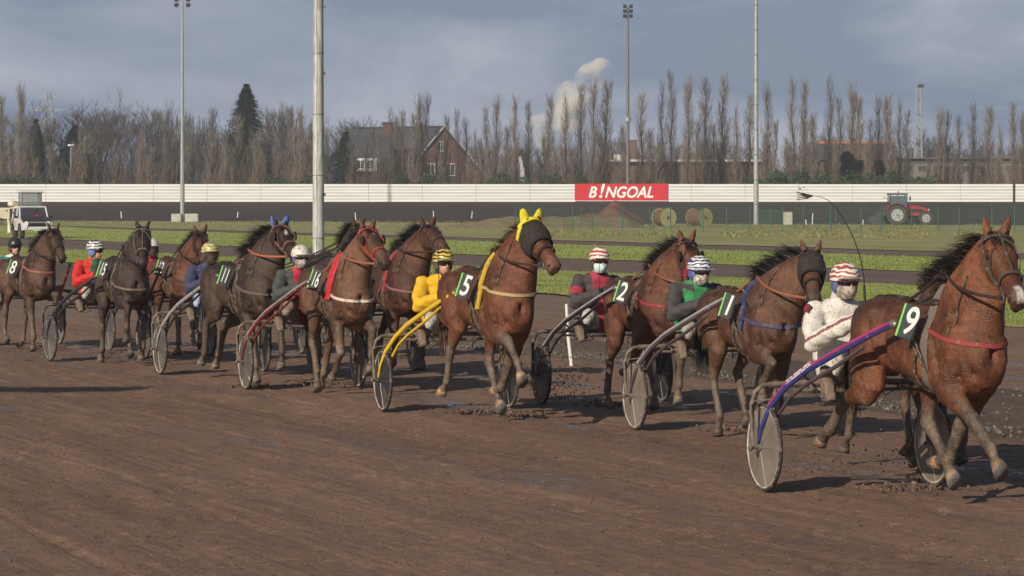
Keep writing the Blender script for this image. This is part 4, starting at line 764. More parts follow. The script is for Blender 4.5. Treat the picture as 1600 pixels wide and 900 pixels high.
def horse(key, label, pose, pal, voxel=.015, kit={}, seed=1):
    rnd = random.Random(seed); J = skel(pose)
    root = thing('horse', label, 'horse', (pose['X'], pose['D'], pose['dz']), radians(pose['yaw'])-pi/2, 'trotting horses in the harness race', pose['s'])
    mb = MB()
    X, Y, Z = Vector((1, 0, 0)), Vector((0, 1, 0)), Vector((0, 0, 1))
    T = [(-.93, 1.20, .10, .14), (-.86, 1.225, .180, .22), (-.74, 1.240, .228, .270), (-.58, 1.255, .250, .290), (-.40, 1.252, .248, .268), (-.20, 1.215, .256, .272), (0, 1.19, .268, .290),
         (.16, 1.175, .270, .315), (.30, 1.175, .252, .340), (.44, 1.185, .232, .358), (.56, 1.19, .215, .345), (.67, 1.17, .198, .290), (.75, 1.14, .158, .215), (.80, 1.13, .10, .12)]
    mb.rings([superring(Vector((x, 0, z)), X, Y, Z, a, b, 28, .95, .10 if x > -.3 else .18) for x, z, a, b in T])
    mb.ell((.34, 0, 1.44), (.24, .055, .125)); mb.ell((-.50, 0, 1.44), (.30, .15, .10))
    # neck
    n0 = Vector((.42, 0, 1.27)); pl = J['poll']; na = (pl-n0).normalized(); rg = []
    bow = Vector((0, 0, 1))*.035
    for i in range(9):
        t = i/8; c = n0.lerp(pl+J['hax']*.03-J['hup']*.05, t)+bow*sin(pi*t)
        ax = na.lerp((na+Vector((.5, 0, .25))).normalized(), t*.5).normalized()
        lt = Z.cross(ax).normalized(); up = ax.cross(lt).normalized()
        hh = .215*(1-t)**1.15+.145+.022*sin(pi*t); hw = .118*(1-t)**1.1+.088
        rg.append(superring(c, ax, lt, up, hw, hh, 22, .95, -.0))
    mb.rings(rg)
    mb.rings([headring(J, t) for t in [h[0] for h in HEAD]])
    po, hax, hup, hlt = J['poll'], J['hax'], J['hup'], J['hlt']
    HR = Matrix((hax, hlt, hup)).transposed()
    def hd(a, l, u): return po+(hax*a+hlt*l+hup*u)*HK
    def S3(a, b, c): return (a*HK, b*HK, c*HK)
    for s in (-1, 1):
        mb.ell(hd(.10, .062*s, -.09), S3(.095, .045, .085), HR)           # cheek
        mb.ell(hd(.165, .083*s, .015), S3(.045, .022, .026), HR)          # brow
        mb.ell(hd(.30, .055*s, -.015), S3(.10, .016, .012), HR)           # facial crest
        mb.ell(hd(.555, .045*s, -.025), S3(.030, .022, .028), HR)         # nostril wing
        # shoulder, breast, haunch muscles
        mb.ell((.50, .165*s, 1.16), (.15, .075, .26), Matrix.Rotation(radians(18), 3, 'Y'))
        mb.ell((.66, .085*s, 1.08), (.12, .095, .15)); mb.ell((.36, .20*s, 1.07), (.12, .06, .15))
        mb.ell((-.62, .15*s, 1.27), (.26, .12, .24)); mb.ell((-.78, .12*s, 1.12), (.12, .10, .20))
    mb.ell(hd(.55, 0, -.105), S3(.05, .035, .028), HR)                    # lower lip
    ears = MB()
    for s in (-1, 1):
        b = hd(-.01, .055*s, .055); d = (Z*.62+hup*.45+hlt*.36*s-hax*.22).normalized(); sd = d.cross(hax).normalized()
        rg = []
        for t, r in ((0, .030), (.2, .038), (.45, .036), (.7, .025), (.9, .011), (1, .004)):
            c = b+d*.138*t; rg.append([c+sd*(r*cos(2*pi*j/10))+hax*(r*.62*sin(2*pi*j/10)) for j in range(10)])
        mb.rings(rg); mb.ell(b, (.04, .035, .05))
    hoofs = []
    for n, s in (('R', -1), ('L', 1)):
        e, k, f, pa, h = J['F'+n]; sh = Vector((.56, .13*s, 1.14)); dk = (k-e).normalized(); df = (f-k).normalized()
        limb(mb, [sh, lp(sh, e, .6)+Vector((.02, 0, 0)), e, lp(e, k, .25), lp(e, k, .5), lp(e, k, .75), lp(e, k, .92), k, lp(k, f, .12)], [.155, .150, .138, .120, .098, .070, .057, .062, .054], [.085, .092, .090, .084, .070, .056, .050, .054, .047])
        limb(mb, [lp(e, k, .95), k, lp(k, f, .15), lp(k, f, .4), lp(k, f, .75), lp(k, f, .93), f, lp(f, pa, .25)], [.056, .061, .053, .046, .046, .050, .053, .044], [.048, .053, .047, .040, .040, .043, .046, .040])
        limb(mb, [lp(k, f, .95), f, lp(f, pa, .4), lp(f, pa, .85), pa], [.042, .045, .034, .034, .040], [.034, .037, .031, .032, .038])
        limb(mb, [lp(f, pa, .8), pa, lp(pa, h, .5)], [.036, .046, .048], [.036, .044, .044])
        hoofs.append((pa, h))
        q, t, hk, f, pa, h = J['H'+n]
        limb(mb, [q+Vector((.02, 0, .05)), lp(q, t, .35)-Vector((.05, 0, 0)), lp(q, t, .7)-Vector((.05, 0, 0)), t-Vector((.03, 0, .0)), lp(t, hk, .2), lp(t, hk, .45), lp(t, hk, .7), lp(t, hk, .88), hk], [.20, .22, .21, .175, .145, .105, .068, .053, .053], [.10, .12, .118, .10, .088, .068, .050, .041, .040])
        u = (hk-t).normalized(); v = (f-hk).normalized(); back = (u-v).normalized() if (u-v).length > .1 else Vector((-1, 0, 0))
        limb(mb, [lp(t, hk, .8)+back*.02, hk+back*.038, hk+v*.05+back*.018], [.022, .034, .030], [.018, .026, .026])
        limb(mb, [lp(t, hk, .93), hk, lp(hk, f, .12), lp(hk, f, .35), lp(hk, f, .75), lp(hk, f, .93), f, lp(f, pa, .2)], [.056, .064, .057, .049, .047, .051, .054, .044], [.044, .049, .046, .041, .040, .043, .046, .040])
        limb(mb, [lp(hk, f, .95), f, lp(f, pa, .4), lp(f, pa, .85), pa], [.042, .045, .035, .034, .040], [.034, .037, .031, .032, .038])
        limb(mb, [lp(f, pa, .8), pa, lp(pa, h, .5)], [.036, .046, .048], [.036, .044, .044])
        hoofs.append((pa, h))
    me = remesh(mb, voxel, 4, 'body'); P = coords(me)
    # rippled muscle and tendon relief
    nn = np.empty(len(P)*3); me.vertices.foreach_get('normal', nn); nn = nn.reshape(-1, 3)
    cuts = []
    for s in (-1, 1):
        cuts += [((.52, .17*s, 1.44), (.74, .13*s, 1.02), .035, .016), ((.20, .27*s, 1.38), (.27, .27*s, 1.02), .045, .012), ((.36, .24*s, 1.25), (.46, .22*s, 1.00), .025, .008), ((-.36, .27*s, 1.42), (-.28, .26*s, 1.02), .06, .016),
                 ((-.74, .22*s, 1.42), (-.66, .21*s, .95), .022, .011), ((-.52, .27*s, 1.38), (-.46, .24*s, 1.10), .030, .008), ((.60, .10*s, 1.22), tuple(J['poll']+J['hax']*.02-J['hup']*.16+J['hlt']*.06*s), .026, .012),
                 ((.20, .27*s, 1.02), (-.30, .24*s, .97), .020, .007), ((.70, .03*s, 1.22), (.62, .17*s, 1.00), .022, .010)]
        for q in range(6): cuts.append(((.10-.075*q, .285*s, 1.28), (.02-.075*q, .26*s, .98), .013, .0028))
    cuts += [((.80, 0, 1.18), (.70, 0, .92), .022, .020), ((.48, .0, 1.56), (.44, .0, 1.52), .05, .0)]
    dsp = np.zeros(len(P))
    for a, b_, w_, dp in cuts: dsp -= 2.6*dp*np.exp(-(segd(P, a, b_)[0]/w_)**2)
    P = P+nn*dsp[:, None]
    P2 = P+nn*(pnoise(P, 11, seed)*.0055+pnoise(P, 27, seed+1)*.0022)[:, None]
    me.vertices.foreach_set('co', P2.ravel()); me.update()
    # ---- colour from the nearest bone
    segs = [((-.8, 0, 1.25), (.55, 0, 1.2), 'B'), (J['nb'], J['poll'], 'N'), (J['poll'], J['poll']+hax*.65, 'H')]
    for n in 'RL':
        j = J['F'+n]; segs += [(j[0], j[1], 'u'), (j[1], j[2], 'c'), (j[2], j[3], 'p'), (j[3], j[4], 'h')]
        j = J['H'+n]; segs += [(j[0], j[1], 'U'), (j[1], j[2], 'g'), (j[2], j[3], 'c'), (j[3], j[4], 'p'), (j[4], j[5], 'h')]
    wgt = dict(B=.24, N=.16, H=.08, u=.06, c=.03, p=.035, h=.05, U=.16, g=.07)
    D = []; TT = []
    for a, b, k in segs:
        d, t = segd(P, a, b); D.append(d/wgt[k]); TT.append(t)
    D = np.array(D); TT = np.array(TT); idx = D.argmin(0); tt = TT[idx, np.arange(len(P))]; kind = np.array([s[2] for s in segs])[idx]
    coat = np.array(pal['coat']); leg = np.array(pal['leg']); mud = np.array(pal.get('mud', (.17, .125, .092))); hoof = np.array(pal.get('hoof', (.30, .20, .12)))*.95
    C = np.tile(coat, (len(P), 1)).astype(float)
    C *= (1+.22*pnoise(P, 5, seed+3)+.14*pnoise(P, 16, seed+4)+.08*pnoise(P, 60, seed+8))[:, None]
    top = np.clip((P[:, 2]-1.2)/.35, 0, 1)
    C *= (1-.25*top*(kind == 'B'))[:, None]
    def mixc(mask, col, fac):
        f = (mask*fac)[:, None] if np.ndim(fac) else mask[:, None]*fac
        C[:] = C*(1-f)+np.array(col)*f
    lowf = (kind == 'u')*np.clip((tt-.55)/.45, 0, 1)+(kind == 'g')*np.clip((tt-.6)/.4, 0, 1)+np.isin(kind, ['c', 'p'])*1.
    mixc(lowf, leg, pal.get('legf', .8))
    mixc((kind == 'h')*1., leg*.85, .9)
    nz = pnoise(P, 24, seed+5)*.5+pnoise(P, 61, seed+6)*.5
    hgt = np.clip((1.05-P[:, 2])/.9, 0, 1)
    mf = np.clip(nz*1.6-.35+hgt*1.15, 0, 1)*np.clip(hgt*1.4+.15, 0, 1)
    mixc(np.ones(len(P)), mud, mf*pal.get('mudf', .8))
    # muzzle, inner nose, blaze
    hdv = P-np.array(po); ah = hdv @ np.array(hax)/HK; lh = hdv @ np.array(hlt)/HK; uh = hdv @ np.array(hup)/HK; isH = (kind == 'H')
    mixc(isH*np.clip((ah-.44)/.10, 0, 1), pal.get('muzzle', (.05, .035, .03)), .75)
    mixc(isH*np.exp(-(((ah-.17)/.035)**2+((np.abs(lh)-.095)/.03)**2+((uh-.0)/.03)**2))*1., (.015, .01, .008), .8)
    for (a0, a1, w_) in pal.get('white', []):
        cc = np.clip(1.3-np.abs(lh+.008*np.sin(ah*30))/w_, 0, 1)*np.clip((ah-a0)/.03, 0, 1)*np.clip((a1-ah)/.03, 0, 1)*(uh > -.02)
        mixc(isH*np.clip(cc*2, 0, 1), (.62, .56, .52), .9)
    C = np.clip(C, .004, 1); setcol(me, C)
    bits = MB()
    for s in (-1, 1):
        bits.ell(hd(.168, .0960*s, .004), S3(.026, .015, .020), HR, col=(.006, .005, .004), n=12, m=8)
        bits.ell(hd(.150, .0975*s, .024), S3(.034, .012, .007), HR, col=tuple(coat*.45), n=10, m=6)
        bits.ell(hd(.575, .052*s, -.022), S3(.017, .012, .020), HR, col=(.008, .005, .005), n=10, m=6)
        bits.ell(hd(.02, .058*s, .075)-hax*.0, (.008, .018, .03), HR, col=tuple(coat*.3))
    bits.ell(hd(.585, 0, -.088), S3(.02, .045, .005), HR, col=(.01, .006, .006))
    for pa, h in hoofs:
        d = (h-pa).normalized(); f0 = Vector((0, 1, 0)).cross(d).normalized()
        if f0.x*1 < 0 and abs(d.z) > .5: pass
        rg = []; fd = -(Vector((0, 1, 0)).cross(d)).normalized()
        for t, r1, r2 in ((0, .040, .038), (.12, .047, .044), (.55, .056, .051), (1.0, .066, .058)):
            R_ = Matrix.Rotation(radians(-38)*t, 3, 'Y'); q = lp(pa-d*.01, h+d*.018, t)+fd*.014*t; ff = R_ @ fd
            rg.append([q+ff*(r1*cos(2*pi*j/16))+Vector((0, 1, 0))*(r2*sin(2*pi*j/16)) for j in range(16)])
        bits.rings(rg[:2], col=tuple(hoof*.45)); bits.rings(rg[1:], col=tuple(hoof*.8)); R_ = Matrix.Rotation(radians(-38), 3, 'Y'); c_ = sum(rg[-1], Vector())/16
        bits.rings([[c_+(p-c_)*1.02 for p in rg[-1]], [c_+(p-c_)*1.0+d*.006 for p in rg[-1]]], col=(.16, .15, .14))
    addmesh(me, bits)
    body = obj('body', me, vmat('horse_coat', .50, .6, 75, spots=(.15, .105, .075), spotthr=.63, spotscale=34, spec=.36, var=.38, vscale=26), root)
    bvh = BVHTree.FromPolygons([v.co.copy() for v in me.vertices], [tuple(p.vertices) for p in me.polygons])
    def surf(c, d, off=.004):
        """point on the coat met from outside towards c"""
        c = Vector(c); d = Vector(d).normalized(); h, nr, _, _ = bvh.ray_cast(c+d*.62, -d)
        if h is None: return c+d*.1, d
        if nr.dot(d) < 0: nr = -nr
        return h+nr*off, nr.lerp(d, .3)
    leather = mat('dark_leather', (.030, .020, .014), .5, var=.3, bump=.2)
    muddy = mat('muddy_leather', (.05, .035, .025), .7, c2=(.17, .13, .10), scale=25, thr=(.45, .6), bump=.4)
    steel = mat('bright_steel', (.55, .55, .56), .3, metal=.9)
    def cm(name, c, muddyf=True): return mat(name, c, .7, c2=(.20, .15, .115), scale=38, thr=(.58, .66), bump=.2) if muddyf else mat(name, c, .6)
    # ---- mane
    hc = pal.get('mane', (.012, .010, .009)); hm = vmat('horse_hair', .5, 0, spec=.5)
    mane = MB(); crest = []
    for i in range(61):
        t = i/60; c = n0.lerp(po+Vector((0, 0, 0)), .25+.75*t)
        ax = na; lt = Z.cross(ax).normalized(); up = ax.cross(lt).normalized()
        pnt, _ = surf(c, up, -.01); crest.append((pnt, up, lt))
    side = kit.get('mane_side', -1); ml = kit.get('mane_len', .24); mn = 2*kit.get('mane_n', 420)
    for i in range(mn):
        t = rnd.random()*60; a = int(t); b = min(60, a+1); p0 = crest[a][0].lerp(crest[b][0], t-a); up, lt = crest[a][1], crest[a][2]
        p0 = p0+lt*rnd.uniform(-.02, .02); wv_ = Vector((0, .5*sin(t*.55+seed), .35*sin(t*.9+seed*2)))
        ln = ml*rnd.uniform(.55, 1.25)*(1-.35*(t/60 < .15)); v = (up*rnd.uniform(.5, 1.0)+Vector((-1, 0, .1))*rnd.uniform(.4, 1.1)+lt*side*rnd.uniform(-.1, .5)).normalized()
        pts = [p0]; q = p0; lean = rnd.uniform(.0, .28)
        for k in range(5):
            q = q+v*ln/5; v = (v+wv_*.22+Vector((-.10, 0, -lean))+Vector((rnd.uniform(-.08, .08), rnd.uniform(-.08, .08), rnd.uniform(-.07, .08)))).normalized(); pts.append(q)
        g = rnd.uniform(.5, 1.6)
        mane.strip(pts, rnd.uniform(.004, .008), lt*.5+Vector((rnd.uniform(-1, 1), .4, rnd.uniform(-1, 1))).normalized(), col=tuple(x*g for x in hc))
    fl = MB()
    if kit.get('forelock', True):
        for i in range(70):
            q = hd(rnd.uniform(-.02, .04), rnd.uniform(-.035, .035), .06); v = (hax*.8+hup*.5+hlt*rnd.uniform(-.5, .5)-Z*.1).normalized(); pts = [q]; ln = rnd.uniform(.10, .20)
            for k in range(4): q = q+v*ln/4; v = (v+hax*.2-hup*.22+hlt*rnd.uniform(-.2, .2)).normalized(); pts.append(q)
            fl.strip(pts, .009, hlt, col=tuple(x*rnd.uniform(.6, 1.5) for x in hc))
    obj('mane', mane, hm, root, fix=False)
    if fl.v: obj('forelock', fl, hm, root, fix=False)
    tail = MB(); tb = Vector((-.90, 0, 1.34)); tl = kit.get('tail', .75)
    for i in range(260):
        q = tb+Vector((rnd.uniform(-.01, .03), rnd.uniform(-.03, .03), rnd.uniform(-.05, .03))); v = Vector((-.8, rnd.uniform(-.12, .12), -.4+rnd.uniform(-.1, .15))).normalized(); pts = [q]; ln = tl*rnd.uniform(.6, 1.15)
        for k in range(7): q = q+v*ln/7; v = (v+Vector((.14, rnd.uniform(-.07, .07), -.34))).normalized(); pts.append(q)
        g = rnd.uniform(.6, 1.5)
        tail.strip(pts, rnd.uniform(.008, .014), (rnd.uniform(-1, 1), 1, 0), col=tuple(x*g for x in hc))
    obj('tail', tail, hm, root, fix=False)
    # ---- bridle
    def loop(t, w_, th, m, name, par, u0=0, extra=.0):
        r = headring(J, t, 0, 28); c = sum(r, Vector())/len(r); pts = []; nr = []
        for p_ in r:
            d = (p_-c); q, n_ = surf(c, d, .002) if True else (p_, d)
            if (q-c).length > d.length*1.35 or (q-c).length < d.length*.7: q = c+d*1.03; n_ = d
            pts.append(q); nr.append(n_)
        b = MB(); b.belt(pts, nr, w_, th, hax, True); return obj(name, b, m, par)
    br = MB(); bc = kit.get('bridle', None); bm_ = cm('bridle_'+key, bc) if bc else leather
    for t, w_ in ((.385, .028),):
        r = headring(J, t, .006, 28); c = sum(r, Vector())/len(r); br.belt(r, [p-c for p in r], w_*1.2, .008, hax, True)
    r = headring(J, .045, .006, 28); c = sum(r, Vector())/len(r)
    pts = [hd(.045+.0*i, .105*cos(a), .02+.06*sin(a)) for i, a in enumerate([pi*k/12 for k in range(13)])]
    br.belt(pts, [p-hd(.045, 0, -.05) for p in pts], .026, .007, hax)
    for s in (-1, 1):
        pts = [hd(-.03, .03*s, .075), hd(-.01, .086*s, .03), hd(.10, .108*s, -.02), hd(.20, .109*s, -.055), hd(.30, .089*s, -.075), hd(.385, .072*s, -.075), hd(.47, .062*s, -.085)]
        pts2 = []
        for p_ in pts:
            q, n_, _, dd = bvh.find_nearest(p_); pts2.append(q+(p_-q).normalized()*.004 if (p_-q).length > 1e-4 else p_)
        br.belt(pts2, [hlt*s]*7, .028, .008, hup)
        pts = [hd(-.03, .07*s, .04), hd(.0, .100*s, -.06), hd(.06, .085*s, -.16), hd(.08, .02*s, -.195)]
        br.belt(pts, [hlt*s]*4, .020, .006, hax)
        pts = [hd(.30, .088*s, -.06), hd(.22, .104*s, .03), hd(.14, .06*s, .082), hd(.08, .0, .088)]
        br.belt(pts, [hlt*s+hup*.5]*4, .012, .006, hup)
    bridle = obj('bridle', br, bm_, root)
    for s in (-1, 1):
        b = MB(); RG = []
        for i in range(16):
            a = 2*pi*i/16; cpt = hd(.485+.030*cos(a), .068*s, -.085+.030*sin(a)); RG.append([cpt+hlt*.005*cos(k)+(hax*cos(a)+hup*sin(a))*.005*sin(k) for k in [2*pi*z/6 for z in range(6)]])
        b.rings(RG, closed=True, cap=False); obj('bit_ring', b, steel, bridle)
    if kit.get('crown_strap'):                                   # crossing strap down the face
        b = MB(); pts = [hd(.02, 0, .088), hd(.12, 0, .083), hd(.22, 0, .074), hd(.30, 0, .064), hd(.385, 0, .056)]; b.belt(pts, [hup]*5, .014, .006, hlt); obj('face_strap', b, bm_, bridle)
    if kit.get('blinkers'):
        for s in (-1, 1):
            b = MB(); c0 = hd(.17, .125*s, .01); A = (hax*.85-hup*.1).normalized(); B = hup
            pts = [c0+A*(.055*cos(a))+B*(.05*sin(a)) for a in [2*pi*k/14 for k in range(14)]]
            n_ = (hlt*s).normalized(); b.rings([[p+hlt*.0*s for p in pts], [p+n_*.008 for p in pts]]); obj('blinker', b, leather, bridle)
    if kit.get('eye_hood'):
        rg = [headring(J, t, inf, 28) for t, inf in ((-.035, .010), (.0, .014), (.06, .016), (.12, .022), (.18, .024), (.23, .020), (.265, .014), (.275, .010))]
        b = MB(); b.rings(rg, cap=False); obj('eye_hood', b, mat('mesh_hood', (.030, .023, .020), .85, var=.45, scale=45, bump=.3, bscale=160), root)
        bb = MB(); r = headring(J, .278, .013, 28); c = sum(r, Vector())/len(r); bb.belt(r, [p-c for p in r], .035, .008, hax, True); obj('hood_hem', bb, mat('black_cloth', (.012, .012, .013), .9), root)
    if kit.get('ear_cover'):
        name, c_ = kit['ear_cover']; m_ = mat('ear_cloth_'+name, c_, .85, c2=tuple(x*.35 for x in c_), scale=70, thr=(.60, .70), bump=.3)
        b = MB()
        for s in (-1, 1):
            bb = hd(-.01, .055*s, .045); d = (Z*.62+hup*.45+hlt*.36*s-hax*.22).normalized(); sd = d.cross(hax).normalized(); rg = []
            for t, r in ((0, .046), (.2, .050), (.45, .046), (.7, .038), (.92, .026), (1, .012)):
                c = bb+d*.125*t; rg.append([c+sd*(r*cos(2*pi*j/12))+hax*(r*.62*sin(2*pi*j/12)) for j in range(12)])
            b.rings(rg)
        pts = [hd(.0+.02*sin(a), .108*cos(a), -.02+.115*max(0, sin(a))) for a in [pi*k/12 for k in range(13)]]
        if kit.get('ear_band', True):
            for s in (-1, 1): pts_ = [hd(.02, .10*s, .03), hd(.03, .112*s, -.04), hd(.04, .108*s, -.12)]; b.belt(pts_, [hlt*s]*3, .05, .01, hax)
            b.belt(pts, [p-hd(0, 0, -.06) for p in pts], .045, .012, hax)
        obj('ear_cover', b, m_, root)
    if kit.get('shadow_roll'):
        b = MB(); r = headring(J, .36, .022, 26); b.tube(r, .030, 10, closed=True, up=hax)
        for i in range(900):
            q = r[rnd.randrange(26)].lerp(r[rnd.randrange(26)], .0); c = sum(r, Vector())/26; d = (q-c).normalized(); d2 = (d+hax*rnd.uniform(-1, 1)+hlt*rnd.uniform(-.4, .4)+hup*rnd.uniform(-.4, .4)).normalized()
            st_ = q+d2*.022; b.strip([st_, st_+d2*.012, st_+d2*.026], .006, hax.cross(d2))
        obj('shadow_roll', b, mat('red_fleece', (.42, .012, .018), .95, var=.4, scale=60, sheen=.4), root, fix=False)
    # ---- saddle, girth, breast strap
    def around(x0, off=.006, tilt=0, n=40):
        P_, N_ = [], []
        for k in range(n):
            a = 2*pi*k/n; d = Vector((0, cos(a), sin(a))); c = Vector((x0+tilt*sin(a), 0, 1.18)); q, nr = surf(c, d, off)
            P_.append(q); N_.append(nr)
        return P_, N_
    gm = kit.get('girth', None); g_ = cm('girth_'+key, gm) if gm else muddy
    P_, N_ = around(.27, .006); b = MB(); b.belt(P_, N_, .085, .012, X, True); obj('girth', b, g_, root)
    P_, N_ = around(.20, .012, .05); b = MB(); b.belt(P_, N_, .030, .008, X, True); obj('back_strap', b, muddy, root)
    b = MB(); P_, N_ = [], []
    for k in range(14):
        q, nr = surf((.20-k*.082, 0, 1.2), Z, .006); P_.append(q); N_.append(nr)
    b.belt(P_, N_, .026, .008, Y); obj('crupper_strap', b, leather, root)
    sdl = MB()
    for s in (-1, 1):
        pp, nr = surf((.27, 0, 1.18), (0, .42*s, 1), .015); sdl.ell(pp, (.06, .035, .020), Matrix.Rotation(-s*radians(35), 3, 'X'))
    pp, nr = surf((.27, 0, 1.18), Z, .02); sdl.box(pp+Z*.02, (.09, .16, .035), bev=.012)
    for s in (-1, 1): sdl.torus(pp+Vector((.0, .07*s, .06)), .022, .005, 'x', 14, 6); sdl.cyl(pp+Vector((-.02, 0, .02)), pp+Vector((-.05, .0, .10)), .006, 6)
    obj('saddle', sdl, leather, root); terret = pp+Z*.06
    if kit.get('pad'):
        for i in range(1):
            P_, N_ = around(.33, .004, .0, 44); idx_ = [k for k in range(44) if P_[k].z > 1.12]
            idx_ = sorted(idx_, key=lambda k: (2*pi*k/44+pi/2) % (2*pi))
            b = MB(); b.belt([P_[k] for k in idx_], [N_[k] for k in idx_], kit.get('pad_w', .14), .018, X); obj('saddle_pad', b, cm('pad_'+key, kit['pad']), root)
    # breast strap: round the front of the chest
    zz = kit.get('breast_z', 1.20); P_, N_ = [], []
    for k in range(27):
        a = -pi*.62+pi*1.24*k/26; z_ = zz+.10*abs(a/(pi*.62))**1.5-.05; q, nr = surf((.40, 0, z_), (cos(a), sin(a)*.8, 0), .006); P_.append(q); N_.append(nr)
    b = MB(); b.belt(P_, N_, .034, .009, Z); obj('breast_strap', b, cm('breast_'+key, kit.get('breast', (.04, .03, .025))), root)
    b = MB(); P_, N_ = [], []
    for k in range(15):
        a = pi*.03+pi*.94*k/14; q, nr = surf((.50+.0*k, 0, 1.28), (.25, cos(a), sin(a)*1.0), .006); P_.append(q); N_.append(nr)
    b.belt(P_, N_, .022, .007, X); obj('neck_strap', b, muddy, root)
    # ---- number plate on the near side of the saddle
    if kit.get('num'):
        q, nr = surf((.20, 0, 1.18), (0, -1, .75), .11)
        zr = (Z+Vector((.12, .30, 0))).normalized(); nrm = (Vector((.80, -.60, .05))); nrm = (nrm-zr*nrm.dot(zr)).normalized(); xr = zr.cross(nrm).normalized()
        R = Matrix((xr, -nrm, zr)).transposed(); R4 = R.to_4x4(); R4.translation = q+Vector(kit.get('plate_off', (.05, -.06, .0)))
        R4 = Matrix.Translation(R4.translation) @ R.to_4x4()
        b = MB(); b.box((0, 0, 0), (.128, .020, .25), bev=.008); pl_ = obj('number_plate', b, mat('plate_navy', (.012, .018, .022), .55, var=.3, c2=None), root); pl_.matrix_local = R4
        b = MB(); b.box((-.055, -.0125, 0), (.014, .003, .240)); obj('plate_stripe', b, mat('plate_green', (.16, .52, .10), .55), pl_)
        tm = text_mesh(kit['num'], .29 if len(kit['num']) == 1 else .25, .002, .10, .0045 if len(kit['num']) == 1 else .003)
        tm.transform(Matrix.Translation((.012, -.0135, 0)) @ Matrix.Rotation(pi/2, 4, 'X') @ Matrix.Diagonal((.66 if len(kit['num']) == 1 else .36, 1, 1, 1)))
        obj('plate_number', tm, mat('plate_white', (.62, .64, .64), .5, var=.08), pl_, False)
        b = MB()
        for (dx, ln) in ((-.03, .34), (.03, .42)):
            b.tube([q+Vector((dx, 0, -.13)), q+Vector((dx+.06, .06, -.13-ln*.5)), q+Vector((dx+.12, .13, -.13-ln))], .007, 6)
        obj('hanging_strap', b, muddy, root)
    root['terret'] = list(terret)
    R_ = Matrix.Translation(root.location) @ Matrix.Rotation(root.rotation_euler.z, 4, 'Z') @ Matrix.Scale(pose['s'], 4)
    return dict(root=root, M=R_, J=J, hd=hd, terret=terret, surf=surf, leather=leather, muddy=muddy, cm=cm, key=key)
def rein(H, hand_w, col=None):
    """both reins: bit - terret - driver's hands (world points)"""
    inv = H['M'].inverted(); m_ = H['cm']('rein_'+H['key'], col) if col else H['leather']
    for s, hw in ((-1, hand_w[0]), (1, hand_w[1])):
        a = H['hd'](.485, .072*s, -.085); t = H['terret']+Vector((.02, .07*s, 0)); h = inv @ hw
        nb = Vector((.52, .17*s, 1.50)); pts = []
        for k in range(9):
            u = k/8; p_ = a.lerp(t, u); n_, nrm, _, dd = (None, None, None, None)
            p_ = p_+Vector((0, .09*s*sin(pi*u), -.03*sin(pi*u))); pts.append(p_)
        for k in range(1, 9):
            u = k/8; p_ = t.lerp(h, u)+Vector((0, 0, -.05*sin(pi*u))); pts.append(p_)
        b = MB(); b.tube(pts, .008, 6, r2=.013); obj('rein', b, m_, H['root'])
